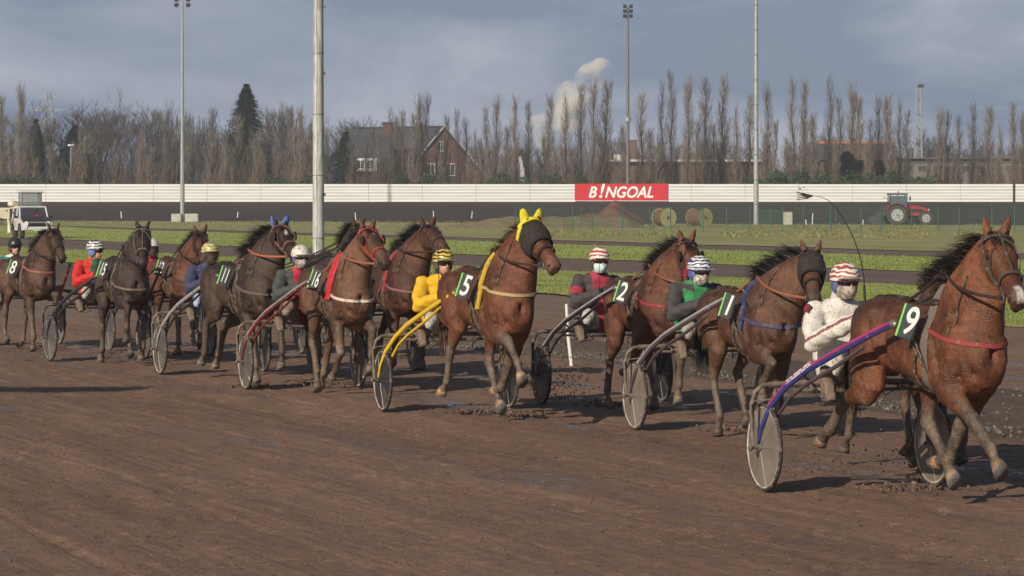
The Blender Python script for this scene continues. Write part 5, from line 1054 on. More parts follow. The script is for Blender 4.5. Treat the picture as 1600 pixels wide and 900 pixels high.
# ------------------------------------------------------------------ sulkies
def sulky(key, label, X, D, yaw, st):
    root = thing('sulky', label, 'sulky', (X, D, 0), radians(yaw)-pi/2, 'racing sulkies behind the trotting horses')
    fm = st['frame']; sm = st['shaft']; HW = .74; R = .35
    for s in (-1, 1):
        disc = st['disc']; b = MB(); c = Vector((0, HW*s, R))
        if disc is not None:
            rg = []
            for yy, rr in ((-.030, .02), (-.028, .06), (-.006, .318), (.006, .318), (.028, .06), (.030, .02)):
                rg.append([c+Vector((rr*cos(a), yy, rr*sin(a))) for a in [2*pi*k/40 for k in range(40)]])
            b.rings(rg)
            for k in range(3): b.box(c+Vector((.17*cos(k*2.1+s), .0, .17*sin(k*2.1+s))), (.022, .034, .022))
        b.cyl(c-Vector((0, .05, 0)), c+Vector((0, .05, 0)), .028, 14)
        ns = st.get('spokes', 0)
        wh = obj('wheel', b, disc or fm, root)
        sp = MB()
        if ns:
            for k in range(ns):
                a = 2*pi*k/ns+.5; sp.tube([c+Vector((.025*cos(a), 0, .025*sin(a))), c+Vector((.318*cos(a), 0, .318*sin(a)))], .013, 6, r2=.010)
            obj('spokes', sp, st['spoke_mat'], wh)
        else:
            for k in range(18):
                a = 2*pi*k/18; e = .034*(1 if k % 2 else -1)
                sp.tube([c+Vector((.02*cos(a), e, .02*sin(a))), c+Vector((.32*cos(a), e*.2, .32*sin(a)))], .0022, 5)
            obj('spokes', sp, mat('bright_steel', (0, 0, 0)), wh)
        t = MB(); t.torus(c, .321, .012, n=48, k=8, r2=.014); obj('rim', t, st['rim'], wh)
        t = MB(); t.torus(c, .335, .016, n=56, k=10, r2=.018); obj('tyre', t, M_tyre, wh)
    b = MB()
    pts = [(0, -.70, .845), (0, -.35, .855), (0, 0, .86), (0, .35, .855), (0, .70, .845)]; b.tube(pts, .026, 10)
    b.tube([(.04, -.5, .80), (.06, 0, .79), (.04, .5, .80)], .014, 8)
    for s in (-1, 1):
        b.tube([(0, .66*s, .85), (0, .76*s, .84), (0, .82*s, .79), (0, .845*s, .70), (0, .845*s, .36)], .019, 10)
        b.tube([(0, .64*s, .85), (0, .665*s, .60), (0, .69*s, .34)], .013, 8); b.cyl((0, .66*s, .35), (0, .865*s, .35), .012, 8)
        b.ell((0, .858*s, .35), (.028, .02, .028)); b.tube([(0, .69*s, .70), (.12, .74*s, .74), (0, .84*s, .72)], .006, 6)
        b.tube([(0, .12*s, .86), (-.16, .10*s, .90)], .014, 8)
        b.tube([(.0, .35*s, .86), (.25, .42*s, .80), (.58, .47*s, .83)], .014, 8)
    obj('axle_frame', b, fm, root)
    b = MB(); b.box((-.15, 0, .905), (.30, .36, .045), bev=.02); b.box((-.32, 0, .97), (.04, .34, .15), Matrix.Rotation(radians(-12), 3, 'Y'), bev=.018); obj('seat', b, M_black, root)
    for s in (-1, 1):
        r1 = .021; P1 = [(-.01, .79*s, .38), (.04, .78*s, .52), (.13, .745*s, .68), (.30, .68*s, .85), (.58, .63*s, .99), (.95, .56*s, 1.13), (1.35, .48*s, 1.275), (st.get('tipx', 1.68), .41*s, st.get('tipz', 1.385))]
        sh = MB(); sh.tube(P1, [.010, .014, .018, .021, .022, .022, .020, .016], 12, r2=[.010, .016, .022, .026, .028, .027, .025, .019])
        so = obj('shaft', sh, sm, root)
        sh = MB(); P2 = [(.02, .68*s, .38), (.10, .67*s, .60), (.26, .63*s, .76), (.50, .59*s, .88), (.9, .53*s, 1.03), (1.3, .475*s, 1.20)]; sh.tube(P2, [.010, .014, .016, .017, .017, .014], 10)
        obj('shaft_stay', sh, st.get('stay', sm), so)
        if st.get('stripe'):
            sh = MB(); off = Vector((0, .020*s, .010)); PP = [Vector(p)+off for p in P1[2:]]; sh.tube(PP, .008, 6, r2=.010); obj('shaft_stripe', sh, st['stripe'], so)
            sh = MB(); off = Vector((-.006, .0, .028)); PP = [Vector(p)+off for p in P1[3:]]; sh.tube(PP, .006, 6, r2=.008); obj('shaft_stripe', sh, st['stripe'], so)
        b = MB(); e = Vector(P1[-1]); b.ell(e, (.05, .03, .035)); b.cyl(e-Vector((.06, 0, 0)), e+Vector((.03, 0, .0)), .026, 10); obj('shaft_clip', b, M_metal, so)
        b = MB(); b.tube([(.40, .62*s, .98), (.5, .52*s, .86), (.6, .46*s, .80), (.62, .40*s, .80)], .011, 8); b.box((.63, .46*s, .79), (.06, .14, .02)); obj('footrest', b, fm, root)
    b = MB(); rnd = random.Random(len(label))
    for s in (-1, 1):
        x0 = rnd.uniform(.0, .1); b.tube([(x0, .3*s, .84), (x0+.1, .25*s, .74+rnd.uniform(-.05, .03)), (x0+.25, .2*s, .76), (x0+.3, .3*s, .84)], .005, 5)
    obj('brake_cable', b, M_black, root)
    return root
def vtext(s, size, M_, m, par, name='lettering', shear=.2, off=.002):
    tm = text_mesh(s, size, .0015, shear, off); tm.transform(M_); return obj(name, tm, m, par, False)

# ------------------------------------------------------------------ drivers



def hand(mb, wr, d, inner, infl=0):
    """palm, four curled fingers and a thumb gripping the rein"""
    d = d.normalized(); dn = Vector((0, 0, -1)); sd = d.cross(dn).normalized()
    R = Matrix((d, sd, d.cross(sd))).transposed(); mb.ell(wr+d*.045, (.048+infl, .022+infl, .040+infl), R, n=12, m=8)
    for k in range(4):
        base = wr+d*.082+Vector((0, 0, .030-.020*k)); ln = (.042, .047, .044, .034)[k]; r = .0095+infl*.5
        p1 = base+(d*.8+inner*.5).normalized()*ln*.75; p2 = p1+(inner*.9-d*.3).normalized()*ln*.6; p3 = p2+(-d*.9+inner*.1).normalized()*ln*.45
        mb.tube([base-d*.02, base, p1, p2, p3], [r, r, r*.95, r*.9, r*.8], 8)
    tb = wr+d*.03+Vector((0, 0, .030)); mb.tube([tb, tb+d*.03+Vector((0, 0, .018))+inner*.012, tb+d*.058+Vector((0, 0, .012))+inner*.026], [.0125+infl*.5, .012+infl*.5, .009+infl*.4], 8)
def joints(o):
    J = {}; sh = o.get('lean', -.05); tw = o.get('twist', 0)
    J['pel'] = Vector((-.12, 0, .97)); J['wa'] = Vector((-.17+sh*.3, 0, 1.12)); J['ch'] = Vector((-.17+sh*.7, 0, 1.32)); J['ne'] = Vector((-.12+sh, 0, 1.53)); J['hd'] = Vector((-.02+sh, o.get('hy', 0), 1.640+o.get('hz', 0)))
    for s, n in ((-1, 'R'), (1, 'L')):
        J['sh'+n] = Vector((-.13+sh, .21*s, 1.44)); J['el'+n] = Vector((.07+sh, .31*s, 1.20)); J['wr'+n] = Vector(o.get('wr'+n, (.33, .10*s, 1.33)))
        J['hi'+n] = Vector((-.08, .10*s, .97)); J['kn'+n] = Vector((.33, .26*s, 1.08)); J['an'+n] = Vector((.58, .44*s, .87)); J['to'+n] = Vector((.65, .50*s, 1.03))
    return J
def driver(key, label, X, D, yaw, o):
    rnd = random.Random(hash(label) % 1000 if False else len(label)); J = joints(o)
    root = thing('person', label, 'sulky driver', (X, D, -.11), radians(yaw)-pi/2, 'drivers seated in the sulkies', 1.07)
    Zv = Vector((0, 0, 1)); hy = radians(o.get('yaw', 0)); hp = radians(o.get('pitch', -4))
    fw = Vector((cos(hp)*cos(hy), cos(hp)*sin(hy), sin(hp))); lt = Vector((-sin(hy), cos(hy), 0)); up = fw.cross(lt).normalized()
    HR = Matrix((fw, lt, up)).transposed(); hc = J['hd']
    def h(a, l, u): return hc+fw*a+lt*l+up*u
    def trunk(mb, e=0):
        xs = [J['pel']-Vector((0, 0, .10)), J['pel'], J['wa'], J['ch'], J['ch'].lerp(J['ne'], .55), J['ne']]
        W = [(.15, .11), (.175, .135), (.175, .135), (.205, .145), (.18, .115), (.070, .070)]
        mb.rings([superring(c, Vector((1, 0, 0)), Vector((0, 1, 0)), Vector((1, 0, .1)).normalized(), a+e, b_+e, 24, .9) for c, (a, b_) in zip(xs, W)])
    def arms(mb, e=0, to=1.0):
        for n, s in (('R', -1), ('L', 1)):
            a, b_, c = J['sh'+n], J['el'+n], J['wr'+n]
            mb.tube([a+Vector((0, -.05*s, .0)), a+Vector((0, -.015*s, -.012)), lp(a, b_, .5), b_, lp(b_, c, .5*to), lp(b_, c, to)], [.050+e, .060+e, .058+e, .053+e, .047+e, .031+e*.9], 14)
    def legs(mb, e=0, to=1.0):
        for n, s in (('R', -1), ('L', 1)):
            a, b_, c = J['hi'+n], J['kn'+n], J['an'+n]
            mb.tube([a-Vector((.06, 0, 0)), a, lp(a, b_, .5), b_, lp(b_, c, .4), lp(b_, c, to)], [.085+e, .095+e, .080+e, .062+e, .056+e, .040+e], 14)
    def headm(mb, e=0):
        mb.ell(h(-.012, 0, .02), (.098+e, .076+e, .108+e), HR, n=18, m=12); mb.ell(h(.030, 0, -.055), (.062+e, .056+e, .062+e), HR, n=16, m=10)
        mb.tube([J['ne']-Vector((0, 0, .03)), hc-Vector((.02, 0, .06))], [.062+e, .056+e], 14)
    b = MB(); trunk(b, -.012); arms(b, -.012); legs(b, -.012); headm(b)
    for n, s in (('R', -1), ('L', 1)):
        d = (J['wr'+n]-J['el'+n]).normalized(); hand(b, J['wr'+n]-d*.01, d, Vector((0, -s, 0)))
        b.tube([J['an'+n], J['an'+n]+Vector((.03, 0, -.03)), J['to'+n]], [.036, .036, .028], 10)
        b.ell(h(-.012, .076*s, -.012), (.022, .010, .030), HR)
    b.tube([h(.080, 0, .022), h(.102, 0, -.004), h(.108, 0, -.020), h(.086, 0, -.030)], [.010, .012, .016, .008], 10)
    b.ell(h(.078, 0, -.062), (.016, .026, .009), HR); b.ell(h(.070, 0, -.094), (.020, .022, .018), HR); b.ell(h(.076, 0, .038), (.016, .058, .012), HR)
    me = remesh(b, .0095, 2, 'body'); P = coords(me)
    C = np.tile(np.array(o.get('skin', (.45, .24, .17))), (len(P), 1)).astype(float); C *= (1+.1*pnoise(P, 30, 3))[:, None]
    d = P-np.array(h(.09, 0, -.062)); m_ = np.exp(-((d @ np.array(fw)/.03)**2+(d @ np.array(lt)/.024)**2+(d @ np.array(up)/.007)**2)); C = C*(1-m_[:, None]*.5)+np.array((.30, .08, .07))*m_[:, None]*.5
    setcol(me, np.clip(C, 0, 1)); e_ = MB()
    for s in (-1, 1):
        e_.ell(h(.073, .032*s, .012), (.014, .016, .010), HR, col=(.6, .58, .55), n=10, m=7); e_.ell(h(.083, .032*s, .012), (.006, .007, .007), HR, col=(.03, .02, .015), n=8, m=6)
    addmesh(me, e_); obj('body', me, vmat('skin_mud', .5, .15, 60, spots=(.16, .11, .08), spotthr=.64, var=.12), root)
    mud = o.get('mud', .56)-.025
    def cloth(name, fn, infl, voxel, colf, m_, wr_=.009):
        b = MB(); fn(b, infl); me = remesh(b, voxel, 2, name); P = coords(me); nn = np.empty(len(P)*3); me.vertices.foreach_get('normal', nn); nn = nn.reshape(-1, 3)
        P2 = P+nn*(pnoise(P*np.array([1, 1, 1.6]), 26, 5)*wr_+pnoise(P, 60, 7)*wr_*.4)[:, None]; me.vertices.foreach_set('co', P2.ravel()); me.update()
        setcol(me, np.clip(colf(P), 0, 1)); return obj(name, me, m_, root)
    def jcol(P):
        C = np.tile(np.array(o['jacket']), (len(P), 1)).astype(float)
        arm = np.zeros(len(P), bool); t_arm = np.zeros(len(P))
        for n in 'RL':
            d1, t1 = segd(P, J['sh'+n], J['el'+n]); d2, t2 = segd(P, J['el'+n], J['wr'+n]); m1 = (d1 < .10) & (np.abs(P[:, 1]) > .17); m2 = d2 < .085
            m2 &= np.abs(P[:, 1]-0) > .0; arm |= m1 | (m2 & (P[:, 0] > J['ch'].x+.12)); t_arm = np.where(m1, t1, np.where(m2, 1+t2, t_arm))
        if 'sleeve' in o: C[arm] = o['sleeve']
        if 'band' in o: C[arm & (t_arm > .45) & (t_arm < .75)] = o['band']
        if 'stripe' in o:
            ang = np.zeros(len(P), bool)
            for n in 'RL':
                a, b_ = np.array(J['el'+n]), np.array(J['wr'+n]); dd = P-a; u = (b_-a)/np.linalg.norm(b_-a); r_ = dd-(dd @ u)[:, None]*u; ang |= (np.abs(r_[:, 2]-.022) < .011) & (np.linalg.norm(r_, axis=1) < .09)
            C[arm & ang & (t_arm > .6)] = o['stripe']
        if 'chest' in o: C[(~arm) & (np.abs(P[:, 1]) < .085+.05*(P[:, 2]-1.2)) & (P[:, 0] > J['ch'].x)] = o['chest']
        if 'yoke' in o: C[(P[:, 2] > 1.40+.25*np.abs(P[:, 1])) & (np.abs(P[:, 1]) > .06)] = o['yoke']
        if 'collar' in o: C[P[:, 2] > 1.495] = o['collar']
        return C
    jm = vmat('driver_jacket_'+key, .75, .35, 45, spots=(.16, .12, .09), spotthr=mud, spotscale=o.get('spot', 34), var=.10, vscale=4)
    cloth('jacket', lambda b, e: (trunk(b, e+.012), arms(b, e+.004, .97)), .020, .013, jcol, jm)
    tr = np.array(o.get('trousers', (.42, .38, .33)))
    def tcol(P): return np.tile(tr, (len(P), 1)).astype(float)
    cloth('trousers', lambda b, e: (legs(b, e, .9), b.rings([superring(J['pel']+Vector((0, 0, z)), Vector((1, 0, 0)), Vector((0, 1, 0)), Vector((1, 0, 0)), a+e+.008, c+e+.008, 20, .9) for z, a, c in ((-.11, .14, .11), (-.02, .17, .13), (.05, .16, .12))])), .010, .014, tcol,
          vmat('driver_trousers_'+key, .8, .4, 40, spots=(.15, .11, .085), spotthr=o.get('tmud', .50), spotscale=22, var=.15, vscale=6), .007)
    for n in 'RL':
        b = MB()
        k, a, t = J['kn'+n], J['an'+n], J['to'+n]; s = -1 if n == 'R' else 1
        b.tube([lp(k, a, .62), lp(k, a, .85), a+Vector((.02, 0, -.03))], [.062, .056, .058], 14); b.tube([a+Vector((-.01, -.005*s, -.055)), a+Vector((.035, .01*s, .02)), lp(a, t, .7)+Vector((.025, 0, .02)), t+Vector((.02, 0, .03))], [.048, .056, .052, .038], 14, r2=[.048, .044, .040, .028])
        b.box(lp(a, t, .45)+Vector((.058, .0, -.01)), (.022, .085, .26), Matrix.Rotation(radians(-20), 3, 'Y'), bev=.01)
        mm = remesh(b, .012, 1, 'boot'); setcol(mm, np.tile(np.array(o.get('boots', (.16, .12, .09))), (len(mm.vertices), 1)).astype(float)); obj('boot', mm, vmat('muddy_boots', .75, .5, 40, spots=(.24, .18, .14), spotthr=.52, spotscale=18), root)
    for n, s in (('R', -1), ('L', 1)):
        b = MB(); d = (J['wr'+n]-J['el'+n]).normalized(); hand(b, J['wr'+n]-d*.01, d, Vector((0, -s, 0)), .006); b.tube([J['wr'+n]-d*.06, J['wr'+n]+d*.01], [.044, .036], 12)
        obj('glove', b, mat('glove_'+o.get('glove', 'black'), {'black': (.02, .02, .02), 'grey': (.14, .12, .10)}[o.get('glove', 'black')], .8, c2=(.15, .115, .09), scale=30, thr=(.55, .65), bump=.3), root)
    if not o.get('bare'):
        # helmet shell, peak, ear cups, goggles, mask
        b = MB(); rg = []; 
        for i in range(13):
            a = pi*.5*i/12*1.12; 
            rg.append([h(-.015+.132*sin(a)*cos(t), .112*sin(a)*sin(t), .045+.118*cos(a)) for t in [2*pi*k/28 for k in range(28)]])
        rg.append([h(-.015+.120*cos(t), .100*sin(t), .045-.018) for t in [2*pi*k/28 for k in range(28)]])
        b.rings(rg); hl = obj('helmet', b, o['helmet'], root)
        b = MB(); k = 13; top = [h(.098+.050*cos(a)*1.0, .098*sin(a), .048+.010*cos(a)) for a in [-pi/2+pi*i/(k-1) for i in range(k)]]; b.rings([[h(.05, .098*sin(a), .052) for a in [-pi/2+pi*i/(k-1) for i in range(k)]]+[h(.05, .098*sin(a), .044) for a in [pi/2-pi*i/(k-1) for i in range(k)]], top+[p-up*.007 for p in reversed(top)]])
        obj('peak', b, o.get('peak', o['helmet']), hl)
        b = MB()
        for s in (-1, 1):
            b.ell(h(-.02, .078*s, -.015), (.056, .020, .058), HR); b.tube([h(-.03, .085*s, .03), h(.0, .080*s, -.05), h(.045, .04*s, -.115), h(.055, 0, -.122)], .007, 6)
        obj('ear_guard', b, mat('guard_'+key, o.get('guard', (.03, .03, .035)), .7, c2=(.2, .16, .13), scale=30, thr=(.55, .62)), hl)
        if o.get('visor'):
            b = MB(); rg = []
            for i in range(9):
                u = .055-.165*i/8; rr = 1-.12*(i/8)**2; rg.append([h(.020+.112*cos(a)*rr, .108*sin(a)*rr, u) for a in [-1.35+2.7*k/18 for k in range(19)]])
            vs = [p for r in rg for p in r]; b.add(vs, [(i*19+j, i*19+j+1, (i+1)*19+j+1, (i+1)*19+j) for i in range(8) for j in range(18)]); obj('visor', b, mat('smoked_visor', (.05, .04, .035), .2, alpha=.72, spec=.6, var=.5, scale=30), hl, fix=False)
        else:
            b = MB(); gl = o.get('goggle', 'goggles'); hh_ = .026 if gl == 'goggles' else .019
            for dn_, wd in (((0), 1),):
                rg = []
                for i in range(17):
                    a = -1.15+2.3*i/16; th = hh_*(1-.25*(abs(a)/1.15)**3)*(1-.22*math.exp(-(a/.14)**2)); c = h(-.008+.104*cos(a), .086*sin(a), .014); n_ = (fw*cos(a)+lt*sin(a))
                    rg.append([c+up*th*cos(t)+n_*.012*sin(t)*(1 if sin(t) > 0 else .4) for t in [2*pi*q/12 for q in range(12)]])
                b.rings(rg)
            obj(gl, b, mat('dark_lens', (.012, .010, .010), .12, spec=.8, var=.3), root)
            b = MB(); b.tube([h(-.02+.115*cos(a), .094*sin(a), .018) for a in [1.1+4.1*i/20 for i in range(21)]], .004, 6, r2=.010); obj('goggle_strap', b, mat('strap_'+key, o.get('guard', (.03, .03, .035)), .8), root)
        if o.get('mask'):
            b = MB(); rg = []
            for i in range(8):
                u = -.012-.100*i/7; k_ = 1+.10*sin(pi*i/7)-.28*(i/7)**2; rg.append([h(-.002+.104*cos(a)*k_+(.012*math.exp(-(a/.3)**2)*sin(pi*i/7)), .082*sin(a)*k_, u) for a in [-1.25+2.5*q/16 for q in range(17)]])
            vs = [p for r in rg for p in r]; inn = [p-fw*.006 for p in vs]; nq = len(vs)
            b.add(vs+inn, [(i*17+j, i*17+j+1, (i+1)*17+j+1, (i+1)*17+j) for i in range(7) for j in range(16)]+[(nq+i*17+j, nq+(i+1)*17+j, nq+(i+1)*17+j+1, nq+i*17+j+1) for i in range(7) for j in range(16)])
            obj('face_mask', b, mat('mask_'+key, o['mask'], .85, c2=o.get('mask2', (.22, .17, .13)), scale=26, thr=(.50, .60), bump=.3), root, fix=False)
        if o.get('neck'):
            b = MB(); b.tube([J['ne']-Vector((0, 0, .02)), J['ne'].lerp(hc, .45), hc-Vector((.01, 0, .075))], [.078, .074, .070], 16); obj('neck_warmer', b, mat('neck_'+key, o['neck'], .85, var=.3, scale=20, bump=.3), root)
    else:
        b = MB(); b.ell(h(-.022, 0, .045), (.100, .083, .092), HR); obj('hair', b, mat('dark_hair', (.03, .02, .015), .8), root)
    R_ = Matrix.Translation(root.location) @ Matrix.Rotation(root.rotation_euler.z, 4, 'Z') @ Matrix.Scale(1.07, 4)
    return dict(root=root, M=R_, hands=[R_ @ (J['wrR']+Vector((.09, .02, 0))), R_ @ (J['wrL']+Vector((.09, -.02, 0)))])
POSE = {
 'H9': {"X": 3.164, "D": 22.116, "dz": -0.018, "yaw": 23.586, "s": 1.033, "np": 71.284, "ny": 13.174, "hp": -37.519, "hy": -13.598, "fR": [55.8, 50.1, 34.4], "fL": [-37.7, -31.1, -80.0], "hR": [4.1, -71.8, -47.8, -57.4], "hL": [60.5, -4.6, 49.1, 33.0]},
 'H1': {"X": 2.335, "D": 28.867, "dz": -0.034, "yaw": 20.842, "s": 0.984, "np": 53.672, "ny": 32.545, "hp": -36.28, "hy": -22.836, "fR": [73.4, -46.6, -10.0], "fL": [-5.0, -50.0, -80.0], "hR": [47.7, -23.5, 18.1, -21.6], "hL": [49.0, -42.1, 31.5, 16.8]},
 'H2': {"X": 1.484, "D": 32.605, "dz": -0.032, "yaw": 16.61, "s": 0.999, "np": 61.099, "ny": 27.271, "hp": -43.605, "hy": 4.714, "fR": [-53.7, -50.0, -80.0], "fL": [50.0, -5.0, -10.0], "hR": [18.8, -39.8, -25.5, 20.4], "hL": [45.4, -1.7, 47.0, -9.2]},
 'H5': {"X": -0.244, "D": 31.145, "dz": -0.011, "yaw": 23.468, "s": 1.069, "np": 69.638, "ny": 29.531, "hp": -34.472, "hy": 3.66, "fR": [75.9, 47.0, 29.1], "fL": [-33.7, -34.3, -78.6], "hR": [58.3, -41.3, -26.7, -48.6], "hL": [55.4, -6.7, 38.4, 36.0]},
 'H16': {"X": -2.133, "D": 36.106, "dz": -0.022, "yaw": 22.684, "s": 1.039, "np": 65.15, "ny": 12.696, "hp": -31.724, "hy": 4.919, "fR": [14.8, -43.3, -56.3], "fL": [70.4, -5.0, -10.0], "hR": [57.1, -19.1, 15.8, 3.4], "hL": [15.1, -40.8, -20.0, -40.0]},
 'H7': {"X": -1.583, "D": 39.233, "dz": -0.015, "yaw": 22.68, "s": 1.043, "np": 64.046, "ny": 30.724, "hp": -18.658, "hy": 0.719, "fR": [8.9, -14.6, -75.6], "fL": [50.0, -5.0, -10.0], "hR": [33.9, -47.1, -16.5, 39.4], "hL": [12.4, -49.8, -16.2, -36.0]},
 'H11': {"X": -3.542, "D": 38.805, "dz": -0.066, "yaw": 30.293, "s": 1.063, "np": 67.91, "ny": 30.443, "hp": -27.016, "hy": -5.618, "fR": [25.9, 14.5, -0.5], "fL": [60.8, 10.3, -10.0], "hR": [42.1, -59.7, -15.4, -40.9], "hL": [15.0, -62.0, -20.0, -40.0]},
 'H15': {"X": -5.692, "D": 43.108, "dz": -0.007, "yaw": 21.683, "s": 1.028, "np": 61.357, "ny": 10.271, "hp": -41.853, "hy": -15.127, "fR": [76.7, -10.4, -14.0], "fL": [23.0, 3.0, -32.3], "hR": [36.4, -26.0, -11.6, -38.8], "hL": [57.0, -16.1, 41.6, 14.7]},
 'H12': {"X": -5.291, "D": 46.567, "dz": -0.028, "yaw": 25.171, "s": 1.009, "np": 56.746, "ny": 8.138, "hp": -33.41, "hy": -12.755, "fR": [8.9, -2.1, -16.8], "fL": [50.0, -5.0, -10.0], "hR": [55.0, -25.0, 15.0, 20.0], "hL": [15.0, -62.0, -20.0, -40.0]},
 'H8': {"X": -7.858, "D": 47.83, "dz": -0.044, "yaw": 31.041, "s": 1.013, "np": 64.4, "ny": 16.473, "hp": -37.017, "hy": -3.955, "fR": [17.8, 6.6, -15.6], "fL": [88.4, -5.0, -10.0], "hR": [61.6, -37.4, -16.4, 23.9], "hL": [41.1, -20.5, -5.6, -61.6]},
 'H10': {"X": -2.66, "D": 44.8, "dz": 0.02, "yaw": 22, "s": 1.04, "np": 60, "ny": 2, "hp": -52, "hy": 2, "fR": [-5.0, -50.0, -80.0], "fL": [50.0, -5.0, -10.0], "hR": [47.3, -20.3, 12.5, 18.2], "hL": [15.0, -62.0, -20.0, -40.0]},
 'H3': {"X": 3.39, "D": 24.9, "dz": 0.0, "yaw": 20, "s": 0.97, "np": 50, "ny": -4, "hp": -42, "hy": 2, "fR": [10, -40, -60], "fL": [45, -8, -10], "hR": [20, -52, -20, -40], "hL": [58, -20, 20, 20]}}
# ------------------------------------------------------------------ the field: horses, sulkies, drivers
def near(px, py, yaw):
    s = (py-HZ)/HC; X, D = (px-800)/s, F/s; y = radians(yaw); return X+.74*cos(y), D+.74*sin(y)
TR_rim = mat('rim_pale', (.50, .47, .40), .5, c2=(.25, .20, .16), scale=9, thr=(.45, .6)); TR_rimd = mat('rim_grey', (.28, .27, .25), .5, c2=(.14, .11, .09), scale=9, thr=(.45, .6))
disc_pale = mat('disc_dusty', (.135, .110, .088), .55, c2=(.20, .165, .135), scale=5, thr=(.35, .65)); disc_dark = mat('disc_dark', (.022, .022, .026), .35, c2=(.10, .08, .065), scale=5, thr=(.5, .75)); disc_grey = mat('disc_grey', (.075, .07, .068), .45, c2=(.14, .115, .095), scale=5, thr=(.4, .7))
fr_mud = mat('frame_muddy', (.19, .145, .11), .7, c2=(.10, .08, .065), scale=14, thr=(.4, .6), bump=.3); fr_dark = mat('frame_dark', (.03, .028, .028), .55, c2=(.15, .115, .09), scale=14, thr=(.52, .62), bump=.2)
def shm(n, c, mud=.60): return mat('shaft_'+n, c, .35, c2=(.18, .14, .11), scale=16, thr=(mud, mud+.08), spec=.6)
yel = shm('yellow', (.62, .42, .02), .62); blu = shm('blue', (.030, .040, .20), .62); blk = shm('black', (.022, .022, .028), .62); pur = shm('purple', (.075, .050, .065), .60); redd = shm('dark_red', (.16, .020, .022), .56); sil = shm('silver', (.28, .27, .27), .56)
pink = mat('shaft_pink', (.32, .04, .13), .5, var=.2); silv = mat('shaft_silver_line', (.50, .50, .52), .35, metal=.5)
SU = {
 'H9': dict(near=(1194, 768, 18), lab='blue and purple sulky with dusty pale disc wheels in front at the right', frame=fr_mud, shaft=blu, stay=pur, stripe=pink, disc=disc_pale, rim=TR_rim),
 'H1': dict(near=(992, 672, 18), lab='dark purple sulky with pale dusty discs behind the horse numbered 1', frame=fr_mud, shaft=pur, stripe=silv, disc=disc_pale, rim=TR_rim),
 'H2': dict(near=(846, 632, 17), lab='black sulky with dark wheel discs behind the horse numbered 2', frame=fr_dark, shaft=blk, stripe=silv, disc=disc_dark, rim=TR_rimd),
 'H5': dict(near=(598, 643, 19), lab='yellow sulky with dark wheel discs behind the horse numbered 5', frame=fr_mud, shaft=yel, disc=disc_dark, rim=TR_rim),
 'H16': dict(near=(384, 609, 20), lab='dark red sulky with white spoked wheels behind the horse numbered 16', frame=fr_mud, shaft=redd, stripe=silv, disc=disc_grey, spokes=5, spoke_mat=mat('spoke_white', (.62, .60, .56), .5, var=.1), rim=TR_rim),
 'H11': dict(near=(250, 585, 22), lab='silver and black sulky behind the dark horse numbered 11', frame=fr_mud, shaft=sil, stay=blk, disc=disc_grey, rim=TR_rim),
 'H15': dict(near=(78, 564, 26), lab='dark blue sulky with grey wheel discs behind the near black horse numbered 15', frame=fr_dark, shaft=blk, disc=disc_grey, rim=TR_rimd),
 'H8': dict(near=(-42, 541, 26), lab='red sulky at the left edge behind the horse numbered 8, mostly out of view', frame=fr_dark, shaft=shm('red', (.38, .02, .03)), disc=disc_pale, rim=TR_rimd),
 'H12': dict(near=(170, 549, 24), lab='dark sulky half hidden behind the near black horse, driver in red', frame=fr_dark, shaft=blk, disc=disc_grey, rim=TR_rimd),
 'H7': dict(near=(490, 582, 20), lab='dark sulky with clear muddy wheel discs between the 16 horse and the yellow sulky', frame=fr_dark, shaft=blk, disc=disc_grey, rim=TR_rim),
 'H10': dict(near=(328, 556, 22), lab='dark sulky hidden behind the dark horse numbered 11', frame=fr_dark, shaft=blk, disc=disc_grey, rim=TR_rimd),
}
def helm(n, a, b_, kind='stripe', mud=.62, sc=7):
    m = bpy.data.materials.new('helmet_'+n); m.use_nodes = True; t = m.node_tree; b = t.nodes['Principled BSDF']; l = t.links.new; b.inputs['Roughness'].default_value = .35
    co = N(t, 'ShaderNodeTexCoord'); wv = N(t, 'ShaderNodeTexWave') if kind != 'cell' else N(t, 'ShaderNodeTexVoronoi'); wv.inputs['Scale'].default_value = sc
    if kind != 'cell': wv.inputs['Distortion'].default_value = 5.5; wv.inputs['Detail'].default_value = 1.5; wv.inputs['Detail Scale'].default_value = 1.3; wv.bands_direction = 'Z'
    l(co.outputs['Object'], wv.inputs['Vector']); r = N(t, 'ShaderNodeValToRGB'); r.color_ramp.elements[0].position = .50 if kind != 'cell' else .30; r.color_ramp.elements[1].position = .56 if kind != 'cell' else .36; r.color_ramp.elements[0].color = (*a, 1); r.color_ramp.elements[1].color = (*b_, 1); l(wv.outputs[0], r.inputs[0])
    n = N(t, 'ShaderNodeTexNoise'); n.inputs['Scale'].default_value = 45; n.inputs['Detail'].default_value = 5; l(co.outputs['Object'], n.inputs['Vector']); r2 = N(t, 'ShaderNodeValToRGB'); r2.color_ramp.elements[0].position = mud; r2.color_ramp.elements[1].position = mud+.05; l(n.outputs[0], r2.inputs[0])
    mx_ = N(t, 'ShaderNodeMix', data_type='RGBA'); l(r2.outputs[0], mx_.inputs['Factor']); l(r.outputs[0], mx_.inputs['A']); mx_.inputs['B'].default_value = (.17, .12, .09, 1); l(mx_.outputs['Result'], b.inputs['Base Color']); return m
W_ = (.66, .62, .56); WB = (.68, .67, .64)
pk_w = mat('peak_white', (.60, .56, .50), .5, c2=(.2, .15, .12), scale=40, thr=(.58, .64)); pk_y = mat('peak_yellow', (.55, .50, .25), .5)
